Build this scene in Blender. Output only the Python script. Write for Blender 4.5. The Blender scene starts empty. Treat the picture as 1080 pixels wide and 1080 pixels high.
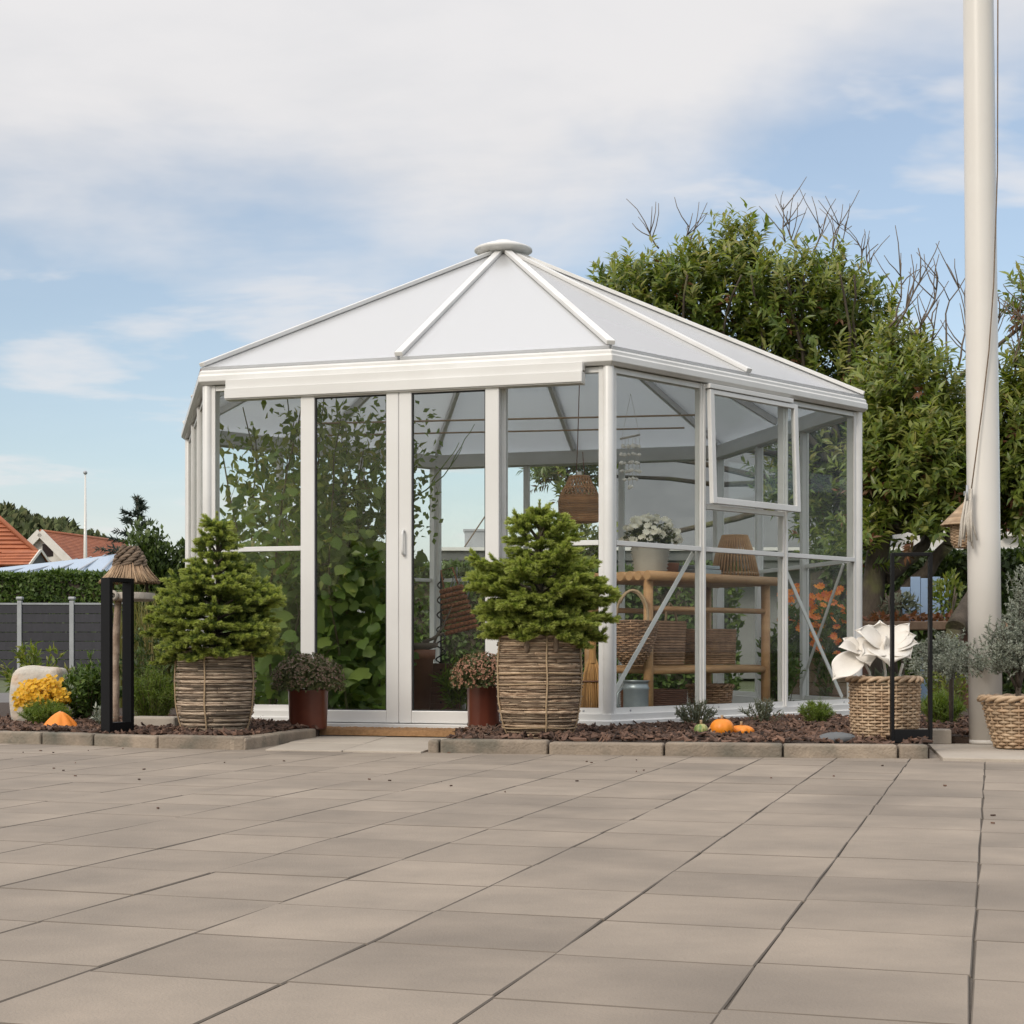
import bpy, bmesh, math, random
import numpy as np
from mathutils import Vector, Matrix
R = math.radians
rnd = random.Random(7)
nrg = np.random.default_rng(11)
C = bpy.context.scene.collection
sc = bpy.context.scene

# ------------------------------------------------------------------ camera
F, YH, EYE = 1660.0, 686.0, 0.45          # focal length in photo pixels, horizon row, eye height
cam_d = bpy.data.cameras.new('camera')
cam_d.sensor_width = 36.0
cam_d.lens = 36.0 * F / 1080.0
cam_d.shift_y = (YH - 540.0) / 1080.0
cam_d.clip_start = 0.05
cam_d.clip_end = 3000.0
cam = bpy.data.objects.new('camera', cam_d)
cam.location = (0, 0, EYE)
cam.rotation_euler = (R(90), 0, 0)
C.objects.link(cam)
sc.camera = cam

# ------------------------------------------------------------------ light
SUN_EL, SUN_AZ = R(34), math.atan2(-0.62, -0.78)      # azimuth from +Y towards +X: behind and to the left of the camera
sd = Vector((math.sin(SUN_AZ) * math.cos(SUN_EL), math.cos(SUN_AZ) * math.cos(SUN_EL), math.sin(SUN_EL)))
sun_d = bpy.data.lights.new('sun', 'SUN')
sun_d.energy = 1.5
sun_d.angle = R(18)
sun_d.color = (1.0, 0.915, 0.80)
sun = bpy.data.objects.new('sun', sun_d)
sun.rotation_euler = (-sd).to_track_quat('-Z', 'Y').to_euler()
C.objects.link(sun)

world = bpy.data.worlds.new('World')
sc.world = world
world.use_nodes = True
wt = world.node_tree
wt.nodes.clear()
def W(t, **kw):
    n = wt.nodes.new(t)
    for k, v in kw.items(): setattr(n, k, v)
    return n
def wl(a, b): wt.links.new(a, b)
def wmath(op, a, b=None, c=None, clamp=False):
    n = W('ShaderNodeMath', operation=op, use_clamp=clamp)
    for i, v in enumerate((a, b, c)):
        if v is None: continue
        if isinstance(v, (int, float)): n.inputs[i].default_value = v
        else: wl(v, n.inputs[i])
    return n.outputs[0]
sky = W('ShaderNodeTexSky', sky_type='NISHITA')
sky.sun_disc = False
sky.sun_elevation = SUN_EL
sky.sun_rotation = SUN_AZ
sky.air_density = 1.0
sky.dust_density = 1.4
sky.ozone_density = 1.5
tc = W('ShaderNodeTexCoord')
sep = W('ShaderNodeSeparateXYZ'); wl(tc.outputs['Generated'], sep.inputs[0])
dx, dy, dz = sep.outputs
# clouds live on a flat layer: project the direction onto it
inv = wmath('DIVIDE', 1.0, wmath('ADD', wmath('MAXIMUM', dz, 0.0), 0.16))
px_ = wmath('MULTIPLY', dx, inv); py_ = wmath('MULTIPLY', dy, inv)
comb = W('ShaderNodeCombineXYZ'); wl(px_, comb.inputs[0]); wl(py_, comb.inputs[1])
def wnoise(scale, detail, rough, off=(0, 0, 0), sx=1.0, sy=1.0, dist=0.0):
    m = W('ShaderNodeMapping'); m.inputs['Location'].default_value = off; m.inputs['Scale'].default_value = (sx, sy, 1)
    wl(comb.outputs[0], m.inputs[0])
    n = W('ShaderNodeTexNoise'); n.inputs['Scale'].default_value = scale; n.inputs['Detail'].default_value = detail
    n.inputs['Roughness'].default_value = rough; n.inputs['Distortion'].default_value = dist
    wl(m.outputs[0], n.inputs['Vector']); return n.outputs[0]
n1 = wnoise(1.15, 6, 0.52, (3.1, 1.7, 0), 1.0, 0.8, 0.3)
n2 = wnoise(2.6, 5, 0.55, (8.2, 4.4, 0), 0.8, 1.1, 0.2)
# bank of cloud: thick overhead, thinning towards the horizon and towards the right (+X)
bank = wmath('ADD', wmath('MULTIPLY', wmath('SUBTRACT', dz, 0.280), 13.0), wmath('MULTIPLY', dx, -2.0))
bank = wmath('ADD', bank, wmath('MULTIPLY', wmath('SUBTRACT', n1, 0.5), 3.2))
bank = wmath('ADD', bank, wmath('MULTIPLY', wmath('SUBTRACT', n2, 0.5), 1.2))
def wsmooth(v, a, b):
    n = W('ShaderNodeMapRange', interpolation_type='SMOOTHSTEP')
    wl(v, n.inputs[0]); n.inputs[1].default_value = a; n.inputs[2].default_value = b
    return n.outputs[0]
thick = wsmooth(bank, -0.75, 0.75)
wisp = wmath('MULTIPLY', wsmooth(n2, 0.44, 0.68), 0.75)
low = wmath('MULTIPLY', wsmooth(dz, 0.18, -0.02), 0.84)                # pale air low down
cover = wmath('MAXIMUM', wmath('MAXIMUM', thick, 0.20), wmath('MAXIMUM', wisp, low))
cr = W('ShaderNodeMix', data_type='RGBA')                               # grey bellies and brighter edges
wl(wsmooth(n2, 0.35, 0.65), cr.inputs[0])
cr.inputs[6].default_value = (5.7, 5.7, 5.85, 1)
cr.inputs[7].default_value = (6.3, 6.2, 6.25, 1)
boost = W('ShaderNodeMix', data_type='RGBA', blend_type='MULTIPLY')
boost.inputs[0].default_value = 1.0
wl(sky.outputs[0], boost.inputs[6]); boost.inputs[7].default_value = (1.25, 1.22, 1.15, 1)
mx = W('ShaderNodeMix', data_type='RGBA')
wl(cover, mx.inputs[0]); wl(boost.outputs[2], mx.inputs[6]); wl(cr.outputs[2], mx.inputs[7])
hi = W('ShaderNodeMix', data_type='RGBA', blend_type='MULTIPLY'); hi.inputs[0].default_value = 1.0      # brighter cloud high overhead, out of view, added to light roof and paving
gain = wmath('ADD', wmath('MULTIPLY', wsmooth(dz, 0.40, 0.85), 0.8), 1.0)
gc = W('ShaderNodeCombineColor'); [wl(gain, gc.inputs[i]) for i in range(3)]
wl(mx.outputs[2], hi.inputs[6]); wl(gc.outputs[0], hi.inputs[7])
bg = W('ShaderNodeBackground'); bg.inputs[1].default_value = 0.1
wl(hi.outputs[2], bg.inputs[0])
wo = W('ShaderNodeOutputWorld'); wl(bg.outputs[0], wo.inputs[0])

sc.view_settings.view_transform = 'Standard'
sc.view_settings.look = 'None'
sc.view_settings.exposure = 0.40
sc.view_settings.gamma = 1.0
sc.view_settings.use_curve_mapping = False
sc.render.engine = 'CYCLES'
sc.cycles.max_bounces = 10
sc.cycles.transparent_max_bounces = 40
sc.cycles.transmission_bounces = 8
sc.cycles.caustics_reflective = False
sc.cycles.caustics_refractive = False
sc.cycles.sample_clamp_indirect = 6.0
sc.cycles.use_denoising = True

# ------------------------------------------------------------------ photo pixel -> place (measured once, all at real size)
def P(px, py, Y): return Vector(((px - 540.0) * Y / F, Y, EYE - (py - YH) * Y / F))
def G(px, py, z=0.0):
    Y = (EYE - z) * F / (py - YH)
    return Vector(((px - 540.0) * Y / F, Y, z))

# ------------------------------------------------------------------ mesh builder
class MB:
    def __init__(s): s.v = []; s.f = []; s.sm = []
    def add(s, vs, fs, smooth=False):
        b = len(s.v); s.v += [tuple(v) for v in vs]
        for f in fs: s.f.append(tuple(i + b for i in f)); s.sm.append(smooth)
        return s
    def hexa(s, p):      # 8 points: bottom ring 0-3, top ring 4-7
        return s.add(p, [(3, 2, 1, 0), (4, 5, 6, 7), (0, 1, 5, 4), (1, 2, 6, 5), (2, 3, 7, 6), (3, 0, 4, 7)])
    def box(s, c, size, rot=None):
        a, b, d = size[0] / 2, size[1] / 2, size[2] / 2
        p = [Vector(q) for q in ((-a, -b, -d), (a, -b, -d), (a, b, -d), (-a, b, -d), (-a, -b, d), (a, -b, d), (a, b, d), (-a, b, d))]
        if rot is not None:
            m = rot if isinstance(rot, Matrix) else Matrix.Rotation(rot, 3, 'Z')
            p = [m @ q for q in p]
        c = Vector(c)
        return s.hexa([q + c for q in p])
    def bar(s, p0, p1, w, h, up=(0, 0, 1), o0=None, o1=None):   # w across, from o0 to o1 along 'up'
        p0, p1 = Vector(p0), Vector(p1); d = (p1 - p0).normalized()
        side = d.cross(Vector(up)).normalized(); u = side.cross(d).normalized()
        a, b = (-h / 2, h / 2) if o0 is None else (o0, o1)
        q = []
        for z in (a, b):
            q += [p0 + side * (-w / 2) + u * z, p0 + side * (w / 2) + u * z, p1 + side * (w / 2) + u * z, p1 + side * (-w / 2) + u * z]
        return s.hexa(q)
    def tube(s, pts, r, n=8, closed=False, smooth=True, caps=True):
        pts = [Vector(p) for p in pts]; m = len(pts)
        rr = r if isinstance(r, (list, tuple)) else [r] * m
        vs = []; prev = None
        for i in range(m):
            if closed: t = pts[(i + 1) % m] - pts[i - 1]
            else: t = pts[min(i + 1, m - 1)] - pts[max(i - 1, 0)]
            t = t.normalized() if t.length > 1e-9 else Vector((0, 0, 1))
            if prev is None:
                a = Vector((0, 0, 1)) if abs(t.z) < 0.9 else Vector((1, 0, 0))
                prev = (a - t * a.dot(t)).normalized()
            else:
                prev = prev - t * prev.dot(t)
                prev = prev.normalized() if prev.length > 1e-9 else t.orthogonal().normalized()
            b = t.cross(prev)
            for k in range(n):
                an = 2 * math.pi * k / n
                vs.append(pts[i] + (prev * math.cos(an) + b * math.sin(an)) * rr[i])
        fs = []
        for i in range(m if closed else m - 1):
            j = (i + 1) % m
            for k in range(n): fs.append((i * n + k, i * n + (k + 1) % n, j * n + (k + 1) % n, j * n + k))
        s.add(vs, fs, smooth)
        if caps and not closed:
            b = len(s.v) - len(vs)
            s.f.append(tuple(b + k for k in reversed(range(n)))); s.sm.append(False)
            s.f.append(tuple(b + (m - 1) * n + k for k in range(n))); s.sm.append(False)
        return s
    def lathe(s, prof, c=(0, 0, 0), n=32, smooth=True, wob=None):
        c = Vector(c); vs = []
        for (r, z) in prof:
            for k in range(n):
                a = 2 * math.pi * k / n
                q = r * (wob(a, z) if wob else 1.0)
                vs.append(c + Vector((q * math.cos(a), q * math.sin(a), z)))
        fs = []
        for i in range(len(prof) - 1):
            for k in range(n): fs.append((i * n + k, i * n + (k + 1) % n, (i + 1) * n + (k + 1) % n, (i + 1) * n + k))
        return s.add(vs, fs, smooth)
    def prism(s, poly, vec):
        n = len(poly); vec = Vector(vec); poly = [Vector(p) for p in poly]
        s.add(poly + [p + vec for p in poly], [tuple(reversed(range(n))), tuple(range(n, 2 * n))] + [(k, (k + 1) % n, n + (k + 1) % n, n + k) for k in range(n)])
        return s
    def blob(s, c, size, seed=0, amp=0.15, nu=18, nv=12, flat=False):
        r = random.Random(seed); ph = [(r.uniform(0, 6.3), r.uniform(0, 6.3), r.randint(1, 4), r.randint(1, 4)) for _ in range(5)]
        c = Vector(c); vs = []
        for i in range(nv + 1):
            th = math.pi * i / nv
            for k in range(nu):
                a = 2 * math.pi * k / nu
                q = 1 + amp * sum(math.sin(p2 * a + p0) * math.sin(p3 * th + p1) for p0, p1, p2, p3 in ph) / 2.2
                vs.append(c + Vector((size[0] * q * math.sin(th) * math.cos(a), size[1] * q * math.sin(th) * math.sin(a), size[2] * q * math.cos(th))))
        fs = [(i * nu + k, (i + 1) * nu + k, (i + 1) * nu + (k + 1) % nu, i * nu + (k + 1) % nu) for i in range(nv) for k in range(nu)]
        return s.add(vs, fs, not flat)
    def build(s, name, mat, parent=None, bevel=0.0, seg=2, solid=0.0, origin=None):
        me = bpy.data.meshes.new(name)
        if parent is not None: o0 = wloc(parent)
        elif origin is not None: o0 = Vector(origin)
        else:
            a = np.array(s.v); o0 = Vector(((a[:, 0].min() + a[:, 0].max()) / 2, (a[:, 1].min() + a[:, 1].max()) / 2, a[:, 2].min()))
        me.from_pydata([(v[0] - o0.x, v[1] - o0.y, v[2] - o0.z) for v in s.v], [], s.f)
        me.polygons.foreach_set('use_smooth', s.sm)
        me.materials.append(mat); me.update()
        o = bpy.data.objects.new(name, me); C.objects.link(o)
        if parent is not None: o.parent = parent; LOC[o.name] = o0
        else: o.location = o0; LOC[o.name] = o0
        if solid: md = o.modifiers.new('thick', 'SOLIDIFY'); md.thickness = solid; md.offset = 0
        if bevel: md = o.modifiers.new('soft edge', 'BEVEL'); md.width = bevel; md.segments = seg; md.limit_method = 'ANGLE'; md.angle_limit = R(40)
        return o
LOC = {}
def wloc(o): return LOC[o.name]
def thing(name, label, cat, loc, group=None):
    o = bpy.data.objects.new(name, None); C.objects.link(o)
    o.empty_display_size = 0.1; o.location = loc; LOC[o.name] = Vector(loc)
    return tag(o, label, cat, group)
def tag(o, label=None, cat=None, group=None, kind=None):
    if label: o['label'] = label
    if cat: o['category'] = cat
    if group: o['group'] = group
    if kind: o['kind'] = kind
    return o
def struct(o): o['kind'] = 'structure'; return o
def stuff(o): o['kind'] = 'stuff'; return o

# leaves: many small faces in one mesh, numpy-built; every leaf is an island of its own
TPL = {
    'leaf': ([(0, 0, 0), (.42, .5, .07), (1, 0, -.08), (.42, -.5, .07), (.5, 0, 0)], [(0, 4, 1), (4, 2, 1), (0, 3, 4), (4, 3, 2)]),
    'blade': ([(0, .5, 0), (.5, .42, .03), (1, 0, -.06), (0, -.5, 0), (.5, -.42, .03)], [(0, 3, 4), (0, 4, 1), (1, 4, 2)]),
    'needle': ([(0, .5, 0), (1, 0, 0), (0, -.5, 0)], [(0, 2, 1)]),
    'petal': ([(0, 0, 0), (.6, .5, .1), (1, .2, .02), (1, -.2, .02), (.6, -.5, .1)], [(0, 4, 1), (1, 4, 3), (1, 3, 2)]),
    'lobed': ([(0, 0, 0), (-.09, .26, .03), (.10, .48, -.03), (.36, .46, .03), (.58, .43, -.06), (.78, .24, -.03), (1, 0, -.16), (.78, -.24, -.03), (.58, -.43, -.06), (.36, -.46, .03), (.10, -.48, -.03), (-.09, -.26, .03), (.4, 0, .05)],
              [(12, i, i + 1) if i < 11 else (12, 11, 0) for i in range(12)]),
}
def unit(a):
    n = np.linalg.norm(a, axis=-1, keepdims=True); n[n < 1e-9] = 1; return a / n
class Leaves:
    def __init__(s): s.V = []; s.T = []; s.n = 0
    def add(s, Pn, D, N, L, Wd, shape='leaf'):
        Pn = np.asarray(Pn, float).reshape(-1, 3); m = len(Pn)
        D = unit(np.broadcast_to(np.asarray(D, float), (m, 3)).copy()); N = np.broadcast_to(np.asarray(N, float), (m, 3))
        S = np.cross(D, N); bad = np.linalg.norm(S, axis=1) < 1e-4
        if bad.any(): S[bad] = np.cross(D[bad], nrg.normal(size=(bad.sum(), 3)))
        S = unit(S); N2 = np.cross(S, D)
        L = np.broadcast_to(np.asarray(L, float), (m,)); Wd = np.broadcast_to(np.asarray(Wd, float), (m,))
        t, fc = TPL[shape]; t = np.array(t); fc = np.array(fc); k = len(t)
        V = Pn[:, None, :] + (L[:, None] * t[None, :, 0])[..., None] * D[:, None, :] + (Wd[:, None] * t[None, :, 1])[..., None] * S[:, None, :] + (L[:, None] * t[None, :, 2])[..., None] * N2[:, None, :]
        s.V.append(V.reshape(-1, 3)); s.T.append((fc[None] + (np.arange(m) * k)[:, None, None] + s.n).reshape(-1, 3)); s.n += m * k
        return s
    def mb(s, mb):    # take in an ordinary builder's faces as triangles
        if not mb.v: return s
        s.V.append(np.array(mb.v)); tr = []
        for f in mb.f:
            for i in range(1, len(f) - 1): tr.append((f[0], f[i], f[i + 1]))
        s.T.append(np.array(tr) + s.n); s.n += len(mb.v); return s
    def build(s, name, mat, parent=None, origin=None, smooth=False):
        V = np.concatenate(s.V); T = np.concatenate(s.T)
        if parent is not None: o0 = wloc(parent)
        elif origin is not None: o0 = Vector(origin)
        else: o0 = Vector(((V[:, 0].min() + V[:, 0].max()) / 2, (V[:, 1].min() + V[:, 1].max()) / 2, V[:, 2].min()))
        V = V - np.array(o0)
        me = bpy.data.meshes.new(name)
        me.vertices.add(len(V)); me.vertices.foreach_set('co', V.astype(np.float32).ravel())
        me.loops.add(len(T) * 3); me.loops.foreach_set('vertex_index', T.astype(np.int32).ravel())
        me.polygons.add(len(T)); me.polygons.foreach_set('loop_start', np.arange(0, len(T) * 3, 3, dtype=np.int32))
        if smooth: me.polygons.foreach_set('use_smooth', np.ones(len(T), bool))
        me.materials.append(mat); me.update(); me.validate()
        o = bpy.data.objects.new(name, me); C.objects.link(o)
        if parent is not None: o.parent = parent
        else: o.location = o0
        LOC[o.name] = o0
        return o
def blooms_at(fl, pts, L, Wd, axis=(0, -.7, .6), n=8, jit=.35, cone=.25, rg=nrg):
    """a ring of petals round an axis at each point"""
    pts = np.asarray(pts, float).reshape(-1, 3); m = len(pts); ax = unit(np.array(axis)[None] + rg.normal(size=(m, 3)) * jit)
    e1 = unit(np.cross(ax, rg.normal(size=(m, 3)))); e2 = np.cross(ax, e1); sc_ = rg.uniform(.8, 1.15, m)
    for k in range(n):
        a = 2 * math.pi * k / n; d = e1 * math.cos(a) + e2 * math.sin(a); fl.add(pts, d + ax * cone, ax, L * sc_, Wd * sc_, 'petal')
def rdir(n): return unit(nrg.normal(size=(n, 3)))
def ru(a, b, n): return nrg.uniform(a, b, n)

# ------------------------------------------------------------------ materials
def mat(name, col, rough=0.6, col2=None, scale=6.0, stretch=(1, 1, 1), bump=0.0, bscale=None, metal=0.0, island=0.0, spec=0.5, trans=0.0, sheen=0.0, detail=6, contrast=(0.3, 0.7), coat=0.0, third=None, tscale=1.5):
    m = bpy.data.materials.new(name); m.use_nodes = True; t = m.node_tree; N = t.nodes; Lk = t.links.new
    b = N['Principled BSDF']
    col2 = col2 or tuple(min(1, c * 0.78) for c in col)
    tcn = N.new('ShaderNodeTexCoord'); mp = N.new('ShaderNodeMapping'); mp.inputs['Scale'].default_value = stretch
    Lk(tcn.outputs['Object'], mp.inputs[0])
    no = N.new('ShaderNodeTexNoise'); no.inputs['Scale'].default_value = scale; no.inputs['Detail'].default_value = detail; no.inputs['Roughness'].default_value = 0.6
    Lk(mp.outputs[0], no.inputs['Vector'])
    rp = N.new('ShaderNodeValToRGB'); rp.color_ramp.elements[0].position = contrast[0]; rp.color_ramp.elements[1].position = contrast[1]
    rp.color_ramp.elements[0].color = (*col2, 1); rp.color_ramp.elements[1].color = (*col, 1)
    Lk(no.outputs[0], rp.inputs[0]); out = rp.outputs[0]
    if third:
        n3 = N.new('ShaderNodeTexNoise'); n3.inputs['Scale'].default_value = tscale; n3.inputs['Detail'].default_value = 5
        Lk(tcn.outputs['Object'], n3.inputs['Vector'])
        mr = N.new('ShaderNodeMapRange'); mr.inputs[1].default_value = 0.52; mr.inputs[2].default_value = 0.72
        Lk(n3.outputs[0], mr.inputs[0])
        mx3 = N.new('ShaderNodeMix'); mx3.data_type = 'RGBA'; Lk(mr.outputs[0], mx3.inputs[0]); Lk(out, mx3.inputs[6]); mx3.inputs[7].default_value = (*third, 1)
        out = mx3.outputs[2]
    if island:
        ge = N.new('ShaderNodeNewGeometry'); mr = N.new('ShaderNodeMapRange'); mr.inputs[3].default_value = 1 - island; mr.inputs[4].default_value = 1 + island
        Lk(ge.outputs['Random Per Island'], mr.inputs[0])
        hs = N.new('ShaderNodeHueSaturation'); Lk(out, hs.inputs['Color']); Lk(mr.outputs[0], hs.inputs['Value']); out = hs.outputs[0]
    Lk(out, b.inputs['Base Color'])
    b.inputs['Roughness'].default_value = rough; b.inputs['Metallic'].default_value = metal
    b.inputs['Specular IOR Level'].default_value = spec; b.inputs['Coat Weight'].default_value = coat
    if bump:
        nb = N.new('ShaderNodeTexNoise'); nb.inputs['Scale'].default_value = bscale or scale * 6; nb.inputs['Detail'].default_value = 8
        Lk(mp.outputs[0], nb.inputs['Vector'])
        bp = N.new('ShaderNodeBump'); bp.inputs['Strength'].default_value = min(1, bump); bp.inputs['Distance'].default_value = 0.01
        Lk(nb.outputs[0], bp.inputs['Height']); Lk(bp.outputs[0], b.inputs['Normal'])
    return m
def leafmat(name, cols, trans=0.35, rough=0.5, spec=0.4):
    m = bpy.data.materials.new(name); m.use_nodes = True; t = m.node_tree; N = t.nodes; Lk = t.links.new
    b = N['Principled BSDF']; ge = N.new('ShaderNodeNewGeometry'); rp = N.new('ShaderNodeValToRGB'); e = rp.color_ramp.elements
    e[0].color = (*cols[0], 1); e[1].color = (*cols[-1], 1)
    for i, c in enumerate(cols[1:-1]): x = e.new((i + 1) / (len(cols) - 1)); x.color = (*c, 1)
    Lk(ge.outputs['Random Per Island'], rp.inputs[0]); Lk(rp.outputs[0], b.inputs['Base Color'])
    b.inputs['Roughness'].default_value = rough; b.inputs['Specular IOR Level'].default_value = spec
    tr = N.new('ShaderNodeBsdfTranslucent'); hs = N.new('ShaderNodeHueSaturation'); hs.inputs['Saturation'].default_value = 1.15; hs.inputs['Value'].default_value = 1.5
    Lk(rp.outputs[0], hs.inputs['Color']); Lk(hs.outputs[0], tr.inputs[0])
    ms = N.new('ShaderNodeMixShader'); ms.inputs[0].default_value = trans
    Lk(b.outputs[0], ms.inputs[1]); Lk(tr.outputs[0], ms.inputs[2]); Lk(ms.outputs[0], N['Material Output'].inputs[0])
    return m
def glassmat(name, tint=(0.965, 0.975, 0.968)):
    m = bpy.data.materials.new(name); m.use_nodes = True; t = m.node_tree; N = t.nodes; Lk = t.links.new
    N.remove(N['Principled BSDF'])
    a = N.new('ShaderNodeBsdfTransparent'); a.inputs[0].default_value = (*tint, 1)
    g = N.new('ShaderNodeBsdfGlossy'); g.inputs['Roughness'].default_value = 0.02
    lw = N.new('ShaderNodeLayerWeight'); lw.inputs[0].default_value = 0.5
    pw = N.new('ShaderNodeMath'); pw.operation = 'POWER'; Lk(lw.outputs['Facing'], pw.inputs[0]); pw.inputs[1].default_value = 5.0
    fr = N.new('ShaderNodeMath'); fr.operation = 'MULTIPLY_ADD'; Lk(pw.outputs[0], fr.inputs[0]); fr.inputs[1].default_value = 0.6; fr.inputs[2].default_value = 0.008
    ms = N.new('ShaderNodeMixShader'); Lk(fr.outputs[0], ms.inputs[0]); Lk(a.outputs[0], ms.inputs[1]); Lk(g.outputs[0], ms.inputs[2])
    Lk(ms.outputs[0], N['Material Output'].inputs[0]); return m
def opalmat(name):
    m = bpy.data.materials.new(name); m.use_nodes = True; t = m.node_tree; N = t.nodes; Lk = t.links.new
    b = N['Principled BSDF']; b.inputs['Base Color'].default_value = (0.84, 0.835, 0.84, 1); b.inputs['Roughness'].default_value = 0.25
    tr = N.new('ShaderNodeBsdfTranslucent'); tr.inputs[0].default_value = (0.90, 0.92, 0.94, 1)
    tp = N.new('ShaderNodeBsdfTransparent'); tp.inputs[0].default_value = (0.8, 0.83, 0.85, 1)
    a = N.new('ShaderNodeMixShader'); a.inputs[0].default_value = 0.44; Lk(b.outputs[0], a.inputs[1]); Lk(tr.outputs[0], a.inputs[2])
    c = N.new('ShaderNodeMixShader'); c.inputs[0].default_value = 0.17; Lk(a.outputs[0], c.inputs[1]); Lk(tp.outputs[0], c.inputs[2])
    lw = N.new('ShaderNodeLayerWeight'); lw.inputs[0].default_value = 0.5      # glossy skin: mirrors the sky at a low angle
    pw = N.new('ShaderNodeMath'); pw.operation = 'POWER'; Lk(lw.outputs['Facing'], pw.inputs[0]); pw.inputs[1].default_value = 3.2
    g = N.new('ShaderNodeBsdfGlossy'); g.inputs['Roughness'].default_value = 0.22
    d = N.new('ShaderNodeMixShader'); Lk(pw.outputs[0], d.inputs[0]); Lk(c.outputs[0], d.inputs[1]); Lk(g.outputs[0], d.inputs[2])
    Lk(d.outputs[0], N['Material Output'].inputs[0]); return m

M = {}
M['alu'] = mat('white painted aluminium', (0.71, 0.705, 0.69), 0.35, (0.62, 0.61, 0.585), 3.0, bump=0.02, contrast=(0.25, 0.6))
M['pvc'] = mat('white door frame', (0.71, 0.705, 0.69), 0.3, (0.65, 0.64, 0.62), 2.0)
M['glass'] = glassmat('window glass'); M['opal'] = opalmat('opal twin-wall sheet')
M['rubber'] = mat('black gasket', (0.02, 0.02, 0.02), 0.6)
M['paver'] = mat('concrete slab', (0.308, 0.254, 0.202), 0.78, (0.222, 0.186, 0.150), 3.4, bump=0.28, bscale=190, island=0.11, third=(0.188, 0.157, 0.127), tscale=1.3, spec=0.35)
M['joint'] = mat('joint sand', (0.115, 0.095, 0.075), 0.9, scale=30, bump=0.5)
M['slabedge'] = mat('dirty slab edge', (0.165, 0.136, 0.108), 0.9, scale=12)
M['doorslab'] = mat('pale concrete slab', (0.45, 0.395, 0.33), 0.8, (0.36, 0.31, 0.255), 2.5, bump=0.3, bscale=140, island=0.08)
M['kerb'] = mat('weathered kerb stone', (0.34, 0.275, 0.21), 0.85, (0.19, 0.155, 0.12), 7.0, bump=0.6, bscale=90, island=0.13, third=(0.12, 0.115, 0.09), tscale=5.0)
M['soil'] = mat('dark soil', (0.055, 0.035, 0.024), 0.95, scale=20, bump=0.8)
M['bark'] = mat('bark chips', (0.145, 0.082, 0.055), 0.85, (0.065, 0.037, 0.026), 14, island=0.65, bump=0.4)
M['grass'] = mat('rough grass', (0.085, 0.105, 0.035), 0.9, (0.06, 0.07, 0.03), 0.8, bump=0.5)
M['asphalt'] = mat('asphalt', (0.16, 0.15, 0.145), 0.9, scale=3, bump=0.4, bscale=120)
M['floor'] = mat('grey paving floor', (0.17, 0.165, 0.155), 0.85, scale=5, bump=0.3)
M['black'] = mat('black powder coat', (0.006, 0.006, 0.007), 0.5, spec=0.2)
M['reed'] = mat('split twig wrap', (0.50, 0.38, 0.26), 0.8, (0.15, 0.085, 0.05), 3.0, (5, 5, 60), bump=0.5, bscale=14, island=0.5, contrast=(0.34, 0.66))
M['reedgrey'] = mat('bleached twig wrap', (0.48, 0.385, 0.285), 0.8, (0.13, 0.085, 0.058), 3.0, (5, 5, 60), bump=0.5, bscale=14, island=0.55, contrast=(0.34, 0.66))
M['twine'] = mat('rattan cord', (0.42, 0.30, 0.18), 0.7, scale=40, bump=0.3)
M['wicker'] = mat('pale wicker', (0.50, 0.375, 0.25), 0.6, (0.30, 0.19, 0.11), 16, island=0.22, bump=0.2)
M['wickerdark'] = mat('brown wicker', (0.40, 0.24, 0.14), 0.65, (0.22, 0.12, 0.065), 16, island=0.3, bump=0.2)
M['rust'] = mat('rust glazed clay', (0.150, 0.040, 0.022), 0.35, (0.08, 0.022, 0.014), 5, coat=0.2)
M['terra'] = mat('terracotta', (0.33, 0.14, 0.08), 0.8, (0.24, 0.10, 0.06), 6)
M['coir'] = mat('coir mat', (0.44, 0.25, 0.115), 0.95, (0.28, 0.15, 0.065), 60, bump=1.0, bscale=300)
M['bamboo'] = mat('bamboo pole', (0.52, 0.31, 0.15), 0.5, (0.34, 0.18, 0.08), 5, (1, 1, 3), bump=0.15)
M['zinc'] = mat('galvanised zinc', (0.42, 0.46, 0.48), 0.4, (0.30, 0.34, 0.37), 7, metal=0.5)
M['white'] = mat('chalk white metal', (0.76, 0.72, 0.66), 0.55, (0.66, 0.62, 0.56), 7, bump=0.2)
M['polew'] = mat('white fibreglass', (0.70, 0.675, 0.635), 0.32, (0.65, 0.62, 0.58), 1.5, coat=0.25)
M['rope'] = mat('white rope', (0.62, 0.57, 0.50), 0.9, scale=50, bump=0.5)
M['driftwood'] = mat('bleached driftwood', (0.55, 0.50, 0.44), 0.85, (0.40, 0.35, 0.29), 8, (4, 4, 1), bump=0.5)
M['barkgrey'] = mat('grey brown bark', (0.105, 0.082, 0.060), 0.9, (0.045, 0.034, 0.025), 10, (1, 1, 0.4), bump=0.8, third=(0.13, 0.135, 0.045), tscale=3.5)
M['birch'] = mat('peeling birch bark', (0.42, 0.33, 0.26), 0.85, (0.13, 0.075, 0.045), 9, bump=0.6)
M['twig'] = mat('dry twig', (0.18, 0.14, 0.105), 0.85, scale=8)
M['stem'] = mat('green stem', (0.10, 0.12, 0.04), 0.7, (0.12, 0.08, 0.04), 8)
M['thatch'] = mat('dry thatch', (0.46, 0.33, 0.21), 0.9, (0.24, 0.15, 0.09), 10, island=0.35, bump=0.4)
M['thatchrope'] = mat('grey straw rope', (0.21, 0.155, 0.11), 0.9, (0.11, 0.075, 0.05), 14, island=0.35, bump=0.5)
M['fence'] = mat('charcoal composite board', (0.042, 0.040, 0.050), 0.7, (0.030, 0.029, 0.036), 3, (6, 1, 1), bump=0.2, island=0.12)
M['steel'] = mat('galvanised post', (0.40, 0.41, 0.43), 0.4, metal=0.35, scale=4)
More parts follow.
